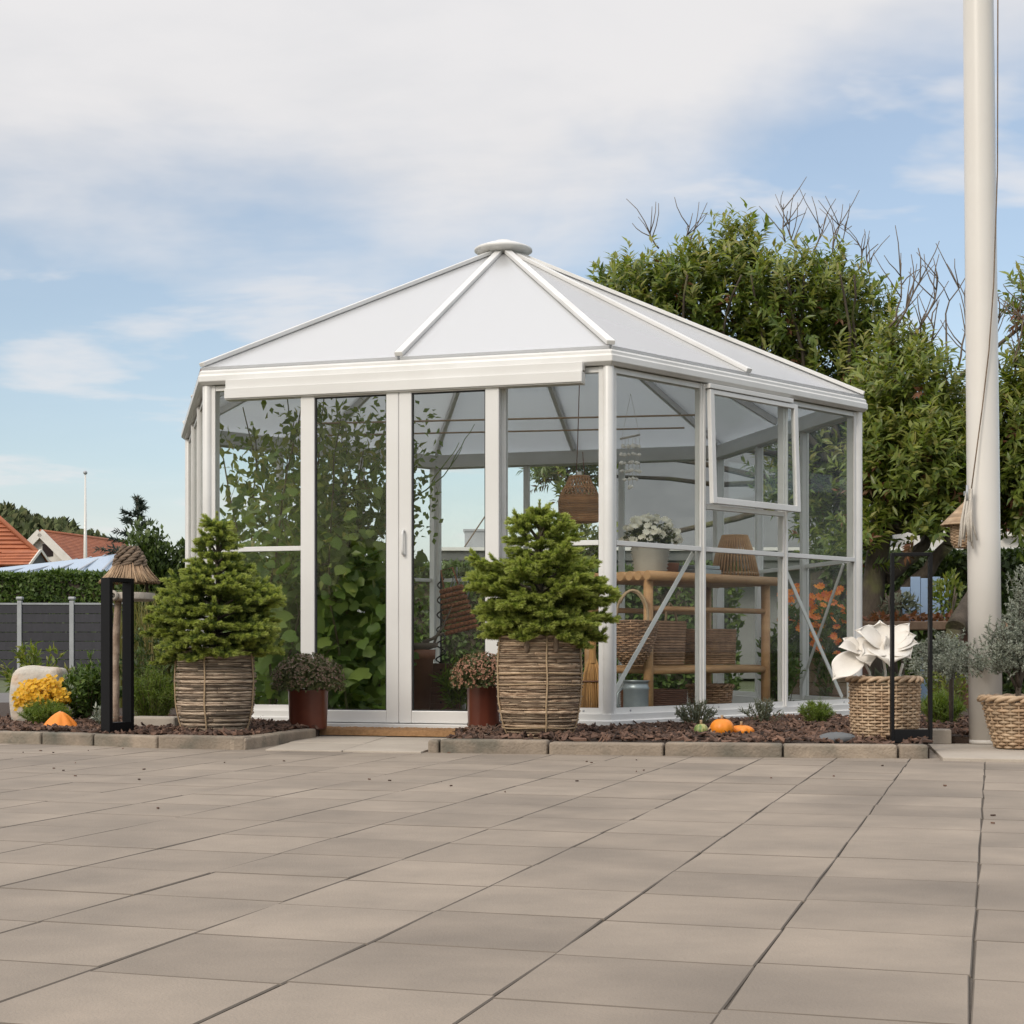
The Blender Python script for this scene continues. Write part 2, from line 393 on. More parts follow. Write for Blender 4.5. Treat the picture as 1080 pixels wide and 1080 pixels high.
M['tile'] = mat('red clay tile', (0.40, 0.135, 0.060), 0.75, (0.28, 0.085, 0.04), 1.2, bump=0.4, bscale=4, island=0.05)
M['render'] = mat('white render', (0.74, 0.71, 0.66), 0.85, scale=1.5)
M['greywall'] = mat('grey render', (0.27, 0.27, 0.265), 0.85, scale=2)
M['slate'] = mat('grey slate', (0.135, 0.14, 0.145), 0.7, (0.10, 0.105, 0.11), 1.2, bump=0.3)
M['fascia'] = mat('grey fascia board', (0.12, 0.125, 0.125), 0.6, (0.09, 0.095, 0.095), 2)
M['blueroof'] = mat('pale blue sheet roof', (0.40, 0.50, 0.62), 0.25, (0.34, 0.44, 0.56), 0.5, spec=0.7)
M['dark'] = mat('dark window glass', (0.03, 0.032, 0.035), 0.1, spec=0.8)
M['brown'] = mat('brown painted timber', (0.16, 0.07, 0.04), 0.6)
M['plank'] = mat('weathered plank', (0.30, 0.20, 0.13), 0.75, (0.19, 0.12, 0.075), 5, (1, 8, 1), bump=0.3)
M['sky blue paint'] = mat('pale blue painted boards', (0.27, 0.37, 0.52), 0.7, (0.22, 0.31, 0.45), 5)
M['stone'] = mat('lichened stone', (0.58, 0.54, 0.48), 0.9, (0.42, 0.38, 0.32), 7, bump=0.7, third=(0.56, 0.38, 0.24), tscale=7)
M['orange'] = mat('orange gourd skin', (0.85, 0.30, 0.02), 0.45, (0.75, 0.20, 0.015), 5)
M['gourdgreen'] = mat('striped gourd skin', (0.40, 0.40, 0.16), 0.5, (0.12, 0.20, 0.05), 5, (9, 9, 0.5), contrast=(0.42, 0.55))
M['beige'] = mat('beige gourd skin', (0.55, 0.40, 0.25), 0.6)
M['rattan'] = mat('rattan weave', (0.50, 0.255, 0.105), 0.6, (0.33, 0.15, 0.06), 14, island=0.3)
M['straw'] = mat('broom straw', (0.48, 0.27, 0.10), 0.8, (0.30, 0.15, 0.055), 20, (8, 8, 0.6), island=0.35)
M['shell'] = mat('white shell', (0.78, 0.74, 0.68), 0.45, island=0.1)
M['potgrey'] = mat('pale ribbed pot', (0.42, 0.385, 0.33), 0.7)
M['cane'] = mat('orange brown cane', (0.44, 0.17, 0.075), 0.7, (0.30, 0.10, 0.045), 20, island=0.25)
M['laurel'] = leafmat('laurel leaf', [(0.055, 0.09, 0.018), (0.13, 0.185, 0.034), (0.21, 0.25, 0.048), (0.09, 0.145, 0.028), (0.25, 0.25, 0.06)], 0.36, 0.38, 0.5)
M['laurel2'] = leafmat('laurel leaf light', [(0.07, 0.11, 0.02), (0.155, 0.205, 0.04), (0.23, 0.265, 0.055), (0.11, 0.16, 0.03), (0.27, 0.26, 0.07)], 0.38, 0.4, 0.5)
M['laurelnew'] = leafmat('young laurel leaf', [(0.17, 0.22, 0.045), (0.26, 0.30, 0.065), (0.22, 0.24, 0.06), (0.31, 0.28, 0.09)], 0.38, 0.4, 0.5)
M['dryleaf'] = leafmat('reddish dry leaf', [(0.16, 0.06, 0.03), (0.20, 0.09, 0.04), (0.11, 0.07, 0.035)], 0.2, 0.6)
M['hedge'] = leafmat('hedge leaf', [(0.045, 0.08, 0.018), (0.08, 0.13, 0.028), (0.125, 0.18, 0.04)], 0.25)
M['darkleaf'] = leafmat('dark leaf', [(0.03, 0.052, 0.015), (0.06, 0.092, 0.023), (0.095, 0.135, 0.032)], 0.2)
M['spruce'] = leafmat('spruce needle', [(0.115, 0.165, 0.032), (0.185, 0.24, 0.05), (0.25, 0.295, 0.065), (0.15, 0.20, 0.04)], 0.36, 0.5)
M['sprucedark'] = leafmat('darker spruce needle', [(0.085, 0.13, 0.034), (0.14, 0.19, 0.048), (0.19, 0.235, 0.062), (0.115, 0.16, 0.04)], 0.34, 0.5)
M['sprucetip'] = leafmat('young spruce tip', [(0.27, 0.33, 0.075), (0.36, 0.41, 0.11), (0.42, 0.45, 0.14)], 0.36, 0.5)
M['sprucefar'] = leafmat('blue green conifer', [(0.03, 0.045, 0.035), (0.05, 0.065, 0.045)], 0.1)
M['vine'] = leafmat('vine leaf', [(0.08, 0.14, 0.028), (0.13, 0.20, 0.04), (0.19, 0.25, 0.06), (0.11, 0.17, 0.035)], 0.4)
M['mum'] = leafmat('mum leaf', [(0.055, 0.07, 0.024), (0.09, 0.105, 0.04), (0.12, 0.125, 0.05)], 0.2)
M['mumbud'] = leafmat('purple brown bud', [(0.17, 0.10, 0.085), (0.24, 0.16, 0.11), (0.14, 0.14, 0.07)], 0.2)
M['mumpink'] = leafmat('copper pink bloom', [(0.34, 0.16, 0.10), (0.42, 0.23, 0.15), (0.28, 0.14, 0.09)], 0.25)
M['whitebloom'] = leafmat('white bloom', [(0.72, 0.70, 0.60), (0.80, 0.78, 0.70)], 0.3)
M['yellow'] = leafmat('golden bloom', [(0.62, 0.36, 0.02), (0.75, 0.44, 0.02), (0.55, 0.38, 0.03)], 0.3)
M['orangebloom'] = leafmat('orange bloom', [(0.72, 0.16, 0.02), (0.80, 0.30, 0.02), (0.65, 0.10, 0.03)], 0.3)
M['feather'] = leafmat('feathery green', [(0.10, 0.16, 0.03), (0.17, 0.22, 0.04), (0.13, 0.19, 0.035)], 0.35)
M['lav'] = leafmat('grey green lavender', [(0.11, 0.13, 0.085), (0.16, 0.17, 0.12), (0.09, 0.11, 0.06)], 0.25)
M['sage'] = leafmat('silver juniper', [(0.20, 0.23, 0.18), (0.29, 0.32, 0.26), (0.37, 0.39, 0.33), (0.15, 0.18, 0.12)], 0.2)
M['bambooleaf'] = leafmat('yellowing grass blade', [(0.12, 0.125, 0.035), (0.20, 0.18, 0.06), (0.09, 0.11, 0.03), (0.26, 0.21, 0.09)], 0.35)
M['hillwood'] = leafmat('hill wood', [(0.075, 0.095, 0.045), (0.10, 0.12, 0.05), (0.13, 0.135, 0.065), (0.06, 0.075, 0.042)], 0.0, 0.9, 0.1)
# ================================================================== the setting
# ground sheet, road
g = MB(); g.add([(-400, -200, -0.03), (400, -200, -0.03), (400, 600, -0.03), (-400, 600, -0.03)], [(0, 1, 2, 3)])
struct(g.build('ground', M['grass'], origin=(0, 0, -0.03)))
rd = MB(); rd.add([(-40, 11.6, -0.022), (-3.2, 11.6, -0.022), (-3.2, 17.5, -0.022), (-40, 17.5, -0.022)], [(0, 1, 2, 3)])
struct(rd.build('road', M['asphalt'], origin=(-20, 14, -0.022)))

# paved yard: every slab a bevelled, slightly tilted piece on a bed of sand
AU = Vector((0.2916, 0.9565, 0)); AV = Vector((0.9565, -0.2916, 0))
pv = MB(); r_ = random.Random(3)
for k in range(-32, 18):
    shift = r_.choice((0, 0, 0, 0.012, -0.018, 0.03)) + r_.uniform(-.004, .004)
    for j in range(-1, 36):
        u0 = 1.961 - 0.305 * 3 + 0.305 * j + shift; v0 = -0.026 - 0.297 * (-k)
        cx_ = AU * (u0 + .1525) + AV * (v0 + .1485)
        if cx_.y < 0.9 or cx_.y > 8.9 or abs(cx_.x) > 0.36 * cx_.y + 2.6: continue
        gp = 0.0007 + r_.random() ** 3 * 0.0020; bw = 0.0020
        z0 = r_.uniform(-.0006, .0006); tx, ty = r_.gauss(0, .0010), r_.gauss(0, .0010)
        ru_ = r_.gauss(0, .0025)
        ring = []
        for (ins, zz) in ((gp, -0.03), (gp, -bw), (gp + bw, 0.0)):
            for (a, b) in ((0, 0), (0, 1), (1, 1), (1, 0)):
                uu = (ins if a == 0 else 0.305 - ins); vv = (ins if b == 0 else 0.297 - ins)
                p = AU * (u0 + uu) + AV * (v0 + vv + ru_ * (uu - .15) * 4)
                ring.append((p.x, p.y, z0 + zz + tx * (uu - .15) + ty * (vv - .15)))
        fs = [(8, 9, 10, 11)]
        for q in (0, 4):
            for e in range(4): fs.append((q + e, q + (e + 1) % 4, q + 4 + (e + 1) % 4, q + 4 + e))
        pv.add(ring, [tuple(reversed(f)) for f in fs])
yard = struct(pv.build('paved_yard', M['paver'], origin=(0, 5, 0)))
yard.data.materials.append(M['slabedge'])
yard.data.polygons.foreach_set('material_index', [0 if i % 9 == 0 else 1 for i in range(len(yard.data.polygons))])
js = MB(); js.add([(-9, 0.2, -0.0042), (9, 0.2, -0.0042), (9, 9.2, -0.0042), (-9, 9.2, -0.0042)], [(0, 1, 2, 3)])
struct(js.build('yard_ground', M['joint'], origin=(0, 5, -0.0042)))

# kerbs (rows of stones), beds
def kerb(path, joints, w=0.085, h=0.056, seed=1):
    mb = MB(); rr = random.Random(seed)
    for (a, b) in zip(joints[:-1], joints[1:]):
        A, B = path(a), path(b); d = (B - A).normalized(); s = Vector((-d.y, d.x, 0))
        gp = 0.004; A2, B2 = A + d * gp, B - d * gp
        dz, off = rr.uniform(-.004, .004), rr.uniform(-.005, .005)
        A2 += s * off; B2 += s * (off + rr.uniform(-.005, .005))
        q = []
        for z in (-0.03, h + dz):
            q += [A2 + Vector((0, 0, z)), B2 + Vector((0, 0, z)), B2 + s * w + Vector((0, 0, z)), A2 + s * w + Vector((0, 0, z))]
        mb.hexa(q)
    return mb
def poly(pts):
    pts = [Vector(p) for p in pts]; ls = [0]
    for a, b in zip(pts[:-1], pts[1:]): ls.append(ls[-1] + (b - a).length)
    def f(t):
        for i in range(len(pts) - 1):
            if t <= ls[i + 1] + 1e-9: return pts[i].lerp(pts[i + 1], (t - ls[i]) / (ls[i + 1] - ls[i]))
        return pts[-1]
    return f, ls
KL = [G(-260, 777), G(43, 785), G(98, 786.6), G(165, 789.2), G(258, 791)]
KR = [G(450, 794), G(540, 795), G(699, 797.3), G(825, 799), G(980, 800)]
KLr = Vector((-1.0, 8.02, 0)); KRr = Vector((-0.13, 7.72, 0))
fl, ll = poly(KL); fr_, lr = poly(KR)
jl = [0, .5, 1.0] + [x for x in ll[1:]]; jl = sorted(set(round(x, 3) for x in jl if x <= ll[-1]))
jr = [0, .055] + [((fr_(0) - G(px, y)).length) for px, y in ((578, 795.5), (700, 797.4), (826, 799), (948, 799.6))] + [lr[-1]]
k1 = kerb(fl, jl, seed=2)
fb, lb = poly([KL[-1] + Vector((0.0, 0.0, 0)), KLr]); k1b = kerb(fb, [0.004, .42, lb[-1]], seed=4); k1.add(k1b.v, k1b.f)
struct(k1.build('left_bed_kerb', M['kerb'], bevel=0.011, seg=3))
k2 = kerb(fr_, jr, seed=5)
fb2, lb2 = poly([KRr + Vector((0.02, 0, 0)), KR[0] + Vector((.095, .05, 0))]); k2b = kerb(fb2, [0, .40, lb2[-1]], seed=6); k2.add(k2b.v, k2b.f)
struct(k2.build('right_bed_kerb', M['kerb'], bevel=0.011, seg=3))
BZ = 0.045
def bed(name, pts):
    mb = MB(); n = len(pts)
    mb.prism([Vector((p[0], p[1], -0.02)) for p in pts], (0, 0, BZ + 0.02))
    return struct(mb.build(name, M['soil']))
bedL = [(-9, 8.6), (KL[0].x, KL[0].y + .04), (KL[1].x, KL[1].y + .05), (KL[-1].x - .04, KL[-1].y + .06), (-1.05, 8.02), (-1.0, 8.04), (-1.0, 8.2), (-1.12, 8.3), (-1.15, 8.9), (-1.9, 9.0), (-2.2, 10.5), (-1.5, 12.6), (-9, 11.5)]
bedR = [(KR[0].x + .07, KR[0].y + .06), (KR[-1].x - .02, KR[-1].y + .05), (1.74, 6.56), (1.955, 7.44), (8, 5.6), (9, 12), (1.78, 12.5), (2.0, 10.8), (2.14, 9.98), (2.0, 9.78), (.6, 8.35), (-.21, 8.42), (-.21, 8.0)]
bed('left_bed_ground', bedL); bed('right_bed_ground', bedR)
def inside(p, pl):
    c = False; n = len(pl)
    for i in range(n):
        x1, y1 = pl[i][:2]; x2, y2 = pl[i - 1][:2]
        if (y1 > p[1]) != (y2 > p[1]) and p[0] < (x2 - x1) * (p[1] - y1) / (y2 - y1) + x1: c = not c
    return c
# bark mulch: thousands of chips
def mulch(name, pl, xr, yr, n, seed):
    rg = np.random.default_rng(seed); pts = []
    while len(pts) < n:
        x, y = rg.uniform(*xr), rg.uniform(*yr)
        if inside((x, y), pl): pts.append((x, y))
    pts = np.array(pts); lv = Leaves()
    heap = 0.018 * (np.sin(pts[:, 0] * 9) * np.cos(pts[:, 1] * 7) + 1) * .5
    b = Vector
    mb = MB(); rr = random.Random(seed)
    for (x, y), h in zip(pts, heap):
        l, w, t = rr.uniform(.018, .06), rr.uniform(.008, .022), rr.uniform(.003, .008)
        m = (Matrix.Rotation(rr.uniform(0, 6.28), 3, 'Z') @ Matrix.Rotation(rr.gauss(0, .35), 3, 'Y') @ Matrix.Rotation(rr.gauss(0, .35), 3, 'X'))
        q = []
        for sz in (-t / 2, t / 2):
            for (a, c) in ((-.5, -.35), (.5, -.5), (.42, .5), (-.55, .3)):
                q.append(m @ Vector((a * l, c * w, sz)) + Vector((x, y, BZ + .004 + h + rr.random() * .012)))
        mb.hexa(q)
    return stuff(mb.build(name, M['bark']))
mulch('bark_mulch', bedR, (-.4, 3.2), (6.4, 9.3), 5200, 21)
mulch('bark_mulch', bedL, (-3.4, -1.0), (7.0, 9.2), 4200, 22)

cr_ = MB(); rr = random.Random(77)
for i in range(70):
    x, y = rr.uniform(-2.6, 2.6), 7.2 - abs(rr.gauss(0, 1)) * 1.3
    if y < 1.6 or abs(x) > .36 * y: continue
    l = rr.uniform(.004, .014); m3 = Matrix.Rotation(rr.uniform(0, 6.28), 3, 'Z'); cr_.box((x, y, .003), (l, l * rr.uniform(.2, .6), .004), m3)
stuff(cr_.build('bark_crumbs', M['bark']))
# threshold path between the two kerbs, and the slabs round the flagpole
def slabs(name, quad, nu, nv, z, m, seed):
    a, b, c, d = [Vector(q) for q in quad]; mb = MB(); rr = random.Random(seed)
    def at(u, v): return a.lerp(b, u).lerp(d.lerp(c, u), v)
    for i in range(nu):
        for j in range(nv):
            e = .004 / nu * 4; q = []
            for zz in (-.02, z + rr.uniform(-.002, .002)):
                for (u, v) in ((i + e, j + e), (i + 1 - e, j + e), (i + 1 - e, j + 1 - e), (i + e, j + 1 - e)):
                    p = at(u / nu, v / nv); q.append((p.x, p.y, zz))
            mb.hexa(q)
    return struct(mb.build(name, m, bevel=.003))
slabs('doorstep_path', [KL[-1] + Vector((.10, -.06, 0)), KR[0] + Vector((-.02, -.05, 0)), Vector((-.16, 8.48, 0)), Vector((-1.02, 8.65, 0))], 2, 3, 0.008, M['doorslab'], 3)
slabs('pole_pavement', [(1.755, 6.42, 0), (3.9, 5.78, 0), (4.2, 6.82, 0), (1.965, 7.46, 0)], 4, 2, 0.014, M['doorslab'], 4)
blk = MB(); c0 = G(989, 781, .03); blk.box((c0.x - .02, c0.y + .08, .045), (.20, .10, .07), R(-12))
struct(blk.build('edging_kerb_stone', M['doorslab'], bevel=.006))

# ------------------------------------------------------------------ greenhouse
CX, CY, LL, A0 = -0.0574, 10.42, 2.2935, R(-75.877)
AP = LL * math.cos(R(30))
def corner(k, rad=LL):
    a = A0 + R(60) * k; return Vector((CX + rad * math.cos(a), CY + rad * math.sin(a), 0))
def fbasis(k):
    a, b = corner(k), corner(k + 1); d = (b - a).normalized(); n = A0 + R(60) * k + R(30)
    return a, d, Vector((math.cos(n), math.sin(n), 0))
def FP(k, s, o, z):
    a, d, n = fbasis(k); p = a + d * s + n * o; return Vector((p.x, p.y, z))
def fbox(mb, k, s0, s1, z0, z1, o0, o1):
    q = []
    for z in (z0, z1): q += [FP(k, s0, o0, z), FP(k, s1, o0, z), FP(k, s1, o1, z), FP(k, s0, o1, z)]
    return mb.hexa(q)
def sface(k, px, o=0.0):
    a, d, n = fbasis(k); a = a + n * o; t = (px - 540) / F; return (t * a.y - a.x) / (d.x - t * d.y)
gh = thing('greenhouse', 'white six-sided glass greenhouse with pyramid roof and sliding double door', 'greenhouse', (CX, CY, 0.02))
ZE = 1.93
def hexring(mb, k, prof):
    A = A0 + R(60) * k; q = []
    for kk in (k, k + 1):
        for (o, z) in prof:
            c = corner(kk, (AP + o) / math.cos(R(30))); q.append((c.x, c.y, z))
    n = len(prof)
    mb.add(q, [tuple(range(n)), tuple(reversed(range(n, 2 * n)))] + [(i, n + i, n + (i + 1) % n, (i + 1) % n) for i in range(n)])
for k in range(6):
    mb = MB(); hexring(mb, k, [(-.05, .0), (.062, .0), (.062, .045), (.05, .055), (.05, .082), (.035, .088), (.035, .118), (-.05, .118)])
    mb.build('base_sill', M['alu'], gh)
    mb = MB(); hexring(mb, k, [(-.03, ZE + .01), (.035, ZE), (.056, ZE + .018), (.056, ZE + .05), (.048, ZE + .056), (.048, ZE + .072), (.038, ZE + .084), (-.03, ZE + .084)])
    mb.build('gutter', M['alu'], gh, bevel=.003)
    mb = MB(); hexring(mb, k, [(-.070, ZE - .022), (-.012, ZE - .022), (-.012, ZE + .008), (-.070, ZE + .03)])
    mb.build('ring_beam', M['alu'], gh)
    # corner post: a flange on each face and a rounded nose
    mb = MB()
    fbox(mb, k, 0.012, .05, .118, ZE, -.045, .012); fbox(mb, k - 1, LL - .05, LL - .012, .118, ZE, -.045, .012)
    c = corner(k); mb.tube([c + Vector((0, 0, .10)), c + Vector((0, 0, ZE + .004))], .031, 12)
    mb.build('corner_post', M['alu'], gh, bevel=.002)
ZR = 1.012
def pane(k, s0, s1, z0, z1, o=0.0, parent=None):
    mb = MB(); fbox(mb, k, s0, s1, z0, z1, o - .002, o + .002); return mb.build('pane', M['glass'], parent or gh)
T1, T2 = LL / 3, 2 * LL / 3
for k in range(6):
    front = (k == 5); right = (k == 0)
    ms = [sface(5, 327), sface(5, 530)] if front else [T1, T2]
    edges = [.05] + ms + [LL - .05]
    for s in ms:
        mb = MB(); fbox(mb, k, s - .022, s + .022, .118, ZE - .002, -.03, .014); fbox(mb, k, s - .009, s + .009, .12, ZE - .004, .014, .024)
        mb.build('mullion', M['alu'], gh, bevel=.002)
    for i in range(3):
        a, b = edges[i] + (.022 if i else 0), edges[i + 1] - (.022 if i < 2 else 0)
        if front and i == 1: continue
        mb = MB(); fbox(mb, k, a, b, ZR - .013, ZR + .013, -.012, .016); mb.build('glazing_bar', M['alu'], gh, bevel=.002)
        mb = MB(); fbox(mb, k, a, b, .118, .15, -.012, .010); ra_ = mb.build('glazing_rail', M['alu'], gh)
        for f in (.16, .84):
            mb = MB(); c = FP(k, a + (b - a) * f, .010, .134); mb.blob(c, (.006, .006, .006), amp=0, nu=8, nv=6); mb.build('bolt', M['steel'], ra_)
        mb = MB(); fbox(mb, k, a, b, ZE - .03, ZE - .003, -.010, .008); mb.build('glazing_rail', M['alu'], gh)
        pane(k, a, b, .15, ZR - .013)
        if right and i == 1:
            pane(k, a, b, ZR + .013, 1.262)
        else: pane(k, a, b, ZR + .013, ZE - .03)
# diagonal wind braces
for (k, p0, p1) in ((0, (T1 - .02, ZR - .02), (.07, .20)), (0, (T2 + .03, ZR - .02), (LL - .10, .16)), (1, (.10, ZR - .02), (T1 - .02, .2)), (3, (.06, .2), (T1, ZR)), (4, (T1, ZR), (.05, .2))):
    mb = MB(); a, b = FP(k, p0[0], -.045, p0[1]), FP(k, p1[0], -.045, p1[1]); mb.bar(a, b, .006, .026, up=(0, 0, 1)); mb.build('brace', M['alu'], gh)
# sliding door: track cover, two leaves, handles
mb = MB(); s0, s1 = sface(5, 237, .10), sface(5, 614, .10)
fbox(mb, 5, s0, s1, 1.895, 1.945, .079, .094); fbox(mb, 5, s0, s1, 1.838, 1.895, .03, .108); fbox(mb, 5, s0, s1, 1.832, 1.838, .03, .101); fbox(mb, 5, s0, s1, 1.905, 1.94, .03, .079)
mb.build('door_track', M['pvc'], gh, bevel=.003)
d0, dm, d1 = sface(5, 318, .07), sface(5, 421.5, .07), sface(5, 527, .07)
for (a, b, hs) in ((d0, dm - .002, None), (dm + .002, d1, dm + .030)):
    door = MB(); st = .070
    la, lb_ = (st + .012, st) if hs is None else (st, st + .006)
    fbox(door, 5, a, a + la, .062, 1.85, .05, .085); fbox(door, 5, b - lb_, b, .062, 1.85, .05, .085)
    fbox(door, 5, a + la, b - lb_, .062, .128, .051, .084); fbox(door, 5, a + la, b - lb_, 1.825, 1.85, .051, .084)
    if hs: fbox(door, 5, a - .012, a, .07, 1.84, .056, .079)
    do = door.build('door', M['pvc'], gh, bevel=.004)
    pane(5, a + la, b - lb_, .128, 1.825, .066, do)
    gk = MB()
    for (x0, x1, z0, z1) in ((a + la, a + la + .006, .128, 1.825), (b - lb_ - .006, b - lb_, .128, 1.825), (a + la + .006, b - lb_ - .006, .128, .134), (a + la + .006, b - lb_ - .006, 1.819, 1.825)):
        fbox(gk, 5, x0, x1, z0, z1, .058, .075)
    gk.build('gasket', M['rubber'], do)
    if hs:
        hb = MB(); hb.tube([FP(5, hs, .082, .96), FP(5, hs, .107, .965), FP(5, hs, .109, .985), FP(5, hs, .109, 1.065), FP(5, hs, .107, 1.085), FP(5, hs, .082, 1.09)], .0075, 8)
        hb.build('handle', M['pvc'], do)
th = MB(); fbox(th, 5, d0 - .1, d1 + .1, .0, .058, .035, .115); th.build('threshold', M['alu'], gh, bevel=.003)
# vent window standing a little open in the middle bay of the right face
def VT(s, z, o=0): # tilted about its top edge
    t = (1.905 - z) / .64; return FP(0, s, .028 + .022 * t + o, z)
va, vb, vz0, vz1 = T1 + .008, T2 + .062, 1.262, 1.895
vf = MB()
def vbar(sa, sb, za, zb): vf.hexa([VT(sa, za), VT(sb, za), VT(sb, za, .028), VT(sa, za, .028), VT(sa, zb), VT(sb, zb), VT(sb, zb, .028), VT(sa, zb, .028)])
w_ = .036
vbar(va, va + w_, vz0, vz1); vbar(vb - w_, vb, vz0, vz1); vbar(va + w_, vb - w_, vz0, vz0 + w_); vbar(va + w_, vb - w_, vz1 - .026, vz1)
win = vf.build('window', M['alu'], gh, bevel=.003)
vg = MB(); sa, sb, za, zb = va + w_, vb - w_, vz0 + w_, vz1 - .026
vg.hexa([VT(sa, za, .012), VT(sb, za, .012), VT(sb, za, .016), VT(sa, za, .016), VT(sa, zb, .012), VT(sb, zb, .012), VT(sb, zb, .016), VT(sa, zb, .016)]); vg.build('pane', M['glass'], win)
hg = MB(); fbox(hg, 0, va - .01, vb - .05, 1.899, 1.925, .016, .062); hg.build('window_hinge', M['alu'], gh, bevel=.003)
sl = MB(); fbox(sl, 0, T1 + .022, T2 - .022, 1.236, 1.262, -.012, .018); sl.build('window_sill', M['alu'], gh)
# roof
apex = Vector((CX, CY, 3.085)); ZT = ZE + .086
def eave(t):   # t in 0..12: corners at even, face middles at odd
    k, odd = t // 2, t % 2
    p = corner(k, (AP + .034) / math.cos(R(30))) if not odd else (corner(k, (AP + .034) / math.cos(R(30))) + corner(k + 1, (AP + .034) / math.cos(R(30)))) / 2
    return Vector((p.x, p.y, ZT))
for t in range(12):
    a, b = eave(t), eave((t + 1) % 12); n = (b - a).cross(apex - a).normalized()
    ta, tb = a.lerp(apex, .965), b.lerp(apex, .965)
    a2, b2 = a.lerp(b, .006), b.lerp(a, .006)
    mb = MB(); mb.prism([a2, b2, tb, ta], n * .016); mb.build('roof_panel', M['opal'], gh)
for t in range(12):
    a = eave(t); d = apex - a
    mb = MB(); mb.bar(a.lerp(apex, .004), a.lerp(apex, .97), .046, .03, o0=.0165, o1=.040); mb.bar(a.lerp(apex, .03), a.lerp(apex, .97), .030, .03, o0=-.045, o1=-.001)
    mb.build('rafter', M['alu'], gh, bevel=.003)
mb = MB(); mb.lathe([(.0, 3.165), (.05, 3.160), (.06, 3.150), (.11, 3.138), (.178, 3.112), (.192, 3.103), (.192, 3.090), (.178, 3.084), (.10, 3.06), (.0, 3.055)], (CX, CY, 0), 40)
mb.build('roof_cap', M['alu'], gh)
# tie rods under the roof
mb = MB()
for z, y0 in ((1.80, -1.15), (1.86, -.2)):
    mb.tube([(CX - 1.15, CY + y0 + .1, z), (CX + 1.15, CY + y0 - .25, z)], .0055, 6)
mb.build('tie_rod', M['twine'], gh)
fl_ = MB(); fl_.add([(corner(k, LL - .04).x, corner(k, LL - .04).y, .034) for k in range(6)], [tuple(range(6))])
struct(fl_.build('greenhouse_floor', M['floor'], origin=(CX, CY, .034)))
# ================================================================== what stands behind
def leaf_cloud(lv, n, sample, L, Wd, shape='leaf', up=0.35, out=None, spread=0.8):
    p = sample(n); d = rdir(len(p)) * spread; d[:, 2] += up
    if out is not None: d = d + unit(p - np.array(out)) * .8
    nn = rdir(len(p)) * .7 + np.array([0, -.35, .8])
    lv.add(p, d, nn, ru(L * .7, L * 1.25, len(p)), ru(Wd * .7, Wd * 1.25, len(p)), shape)
def ell(c, s):
    c = np.array(c); s = np.array(s)
    def f(n):
        d = rdir(n); r = nrg.uniform(0.12, 1, n) ** (1 / 2.2); return c + d * r[:, None] * s
    return f
def shoots(lv, base, dirs, n_per, length, L, Wd, shape='leaf', droop=.25):
    """leaves whorled along short shoots"""
    base = np.asarray(base); dirs = unit(np.asarray(dirs)); m = len(base)
    t = np.tile(np.linspace(.15, 1, n_per), m); b = np.repeat(base, n_per, 0); d = np.repeat(dirs, n_per, 0)
    ln = np.repeat(nrg.uniform(.6, 1.2, m) * length, n_per)
    side = unit(np.cross(d, rdir(len(d)))); q = b + d * (t * ln)[:, None]
    ld = unit(side * (1.05 - .55 * t)[:, None] + d * .55 + np.array([0, 0, -droop])[None] * nrg.uniform(0, 1, (len(d), 1)))
    nn = unit(d * .9 + np.array([0, -.3, .5]) + rdir(len(d)) * .35)
    lv.add(q, ld, nn, ru(.75, 1.2, len(d)) * L, ru(.75, 1.2, len(d)) * Wd, shape)
def limb(mb, a, b, r0, r1, sag=.1, seed=0, n=7, k=8):
    rr = random.Random(seed); a, b = Vector(a), Vector(b); off = Vector((rr.uniform(-1, 1), rr.uniform(-1, 1), rr.uniform(-.3, .6))) * sag
    pts = [a.lerp(b, i / n) + off * math.sin(math.pi * i / n) + Vector((rr.uniform(-1, 1), rr.uniform(-1, 1), rr.uniform(-1, 1))) * sag * .15 * (0 < i < n) for i in range(n + 1)]
    mb.tube(pts, [r0 + (r1 - r0) * i / n for i in range(n + 1)], k); return pts

# ---- far: hill and wood
hm = MB(); nx, ny = 60, 10
def hz(x, y):
    # skyline measured along x at 170 m: high at the left, falling to the right
    px = 540 + F * x / 170; ks = [(-500, 470), (-120, 510), (0, 528), (60, 537), (90, 545), (118, 559), (150, 576), (190, 605), (260, 640), (700, 660), (1500, 650)]
    for (a, ya), (b, yb) in zip(ks[:-1], ks[1:]):
        if px <= b: yy = ya + (yb - ya) * max(0, (px - a)) / (b - a); break
    else: yy = 650
    return EYE + (YH - yy) * 170 / F - 1.3
for j in range(ny + 1):
    for i in range(nx + 1):
        x = -150 + 300 * i / nx; t = j / ny; y = 95 + 130 * t
        hm.v.append((x * (1 + .2 * t), y, hz(x, y) * math.sin(min(1, t / .58) * math.pi / 2) * (1 if t < .7 else 1 - .2 * (t - .7)) + math.sin(x * .2 + t * 9) * .4 - .5))
for j in range(ny):
    for i in range(nx): hm.f.append((j * (nx + 1) + i, j * (nx + 1) + i + 1, (j + 1) * (nx + 1) + i + 1, (j + 1) * (nx + 1) + i)); hm.sm.append(True)
struct(hm.build('hill', M['grass'], origin=(0, 150, -1)))
lv = Leaves(); rr = random.Random(5)
for i in range(620):
    x = rr.uniform(-75, 10); y = rr.uniform(105, 178); t = (y - 95) / 130
    z = hz(x / (1 + .2 * t), y) * math.sin(min(1, t / .58) * math.pi / 2)
    r0 = rr.uniform(1.3, 3.0)
    leaf_cloud(lv, 150, ell((x, y, z + r0 * .15), (r0, r0, r0 * rr.uniform(.5, .8))), .75, .5, 'blade', .5, (x, y, z - 1))
stuff(lv.build('hillside_wood', M['hillwood']))

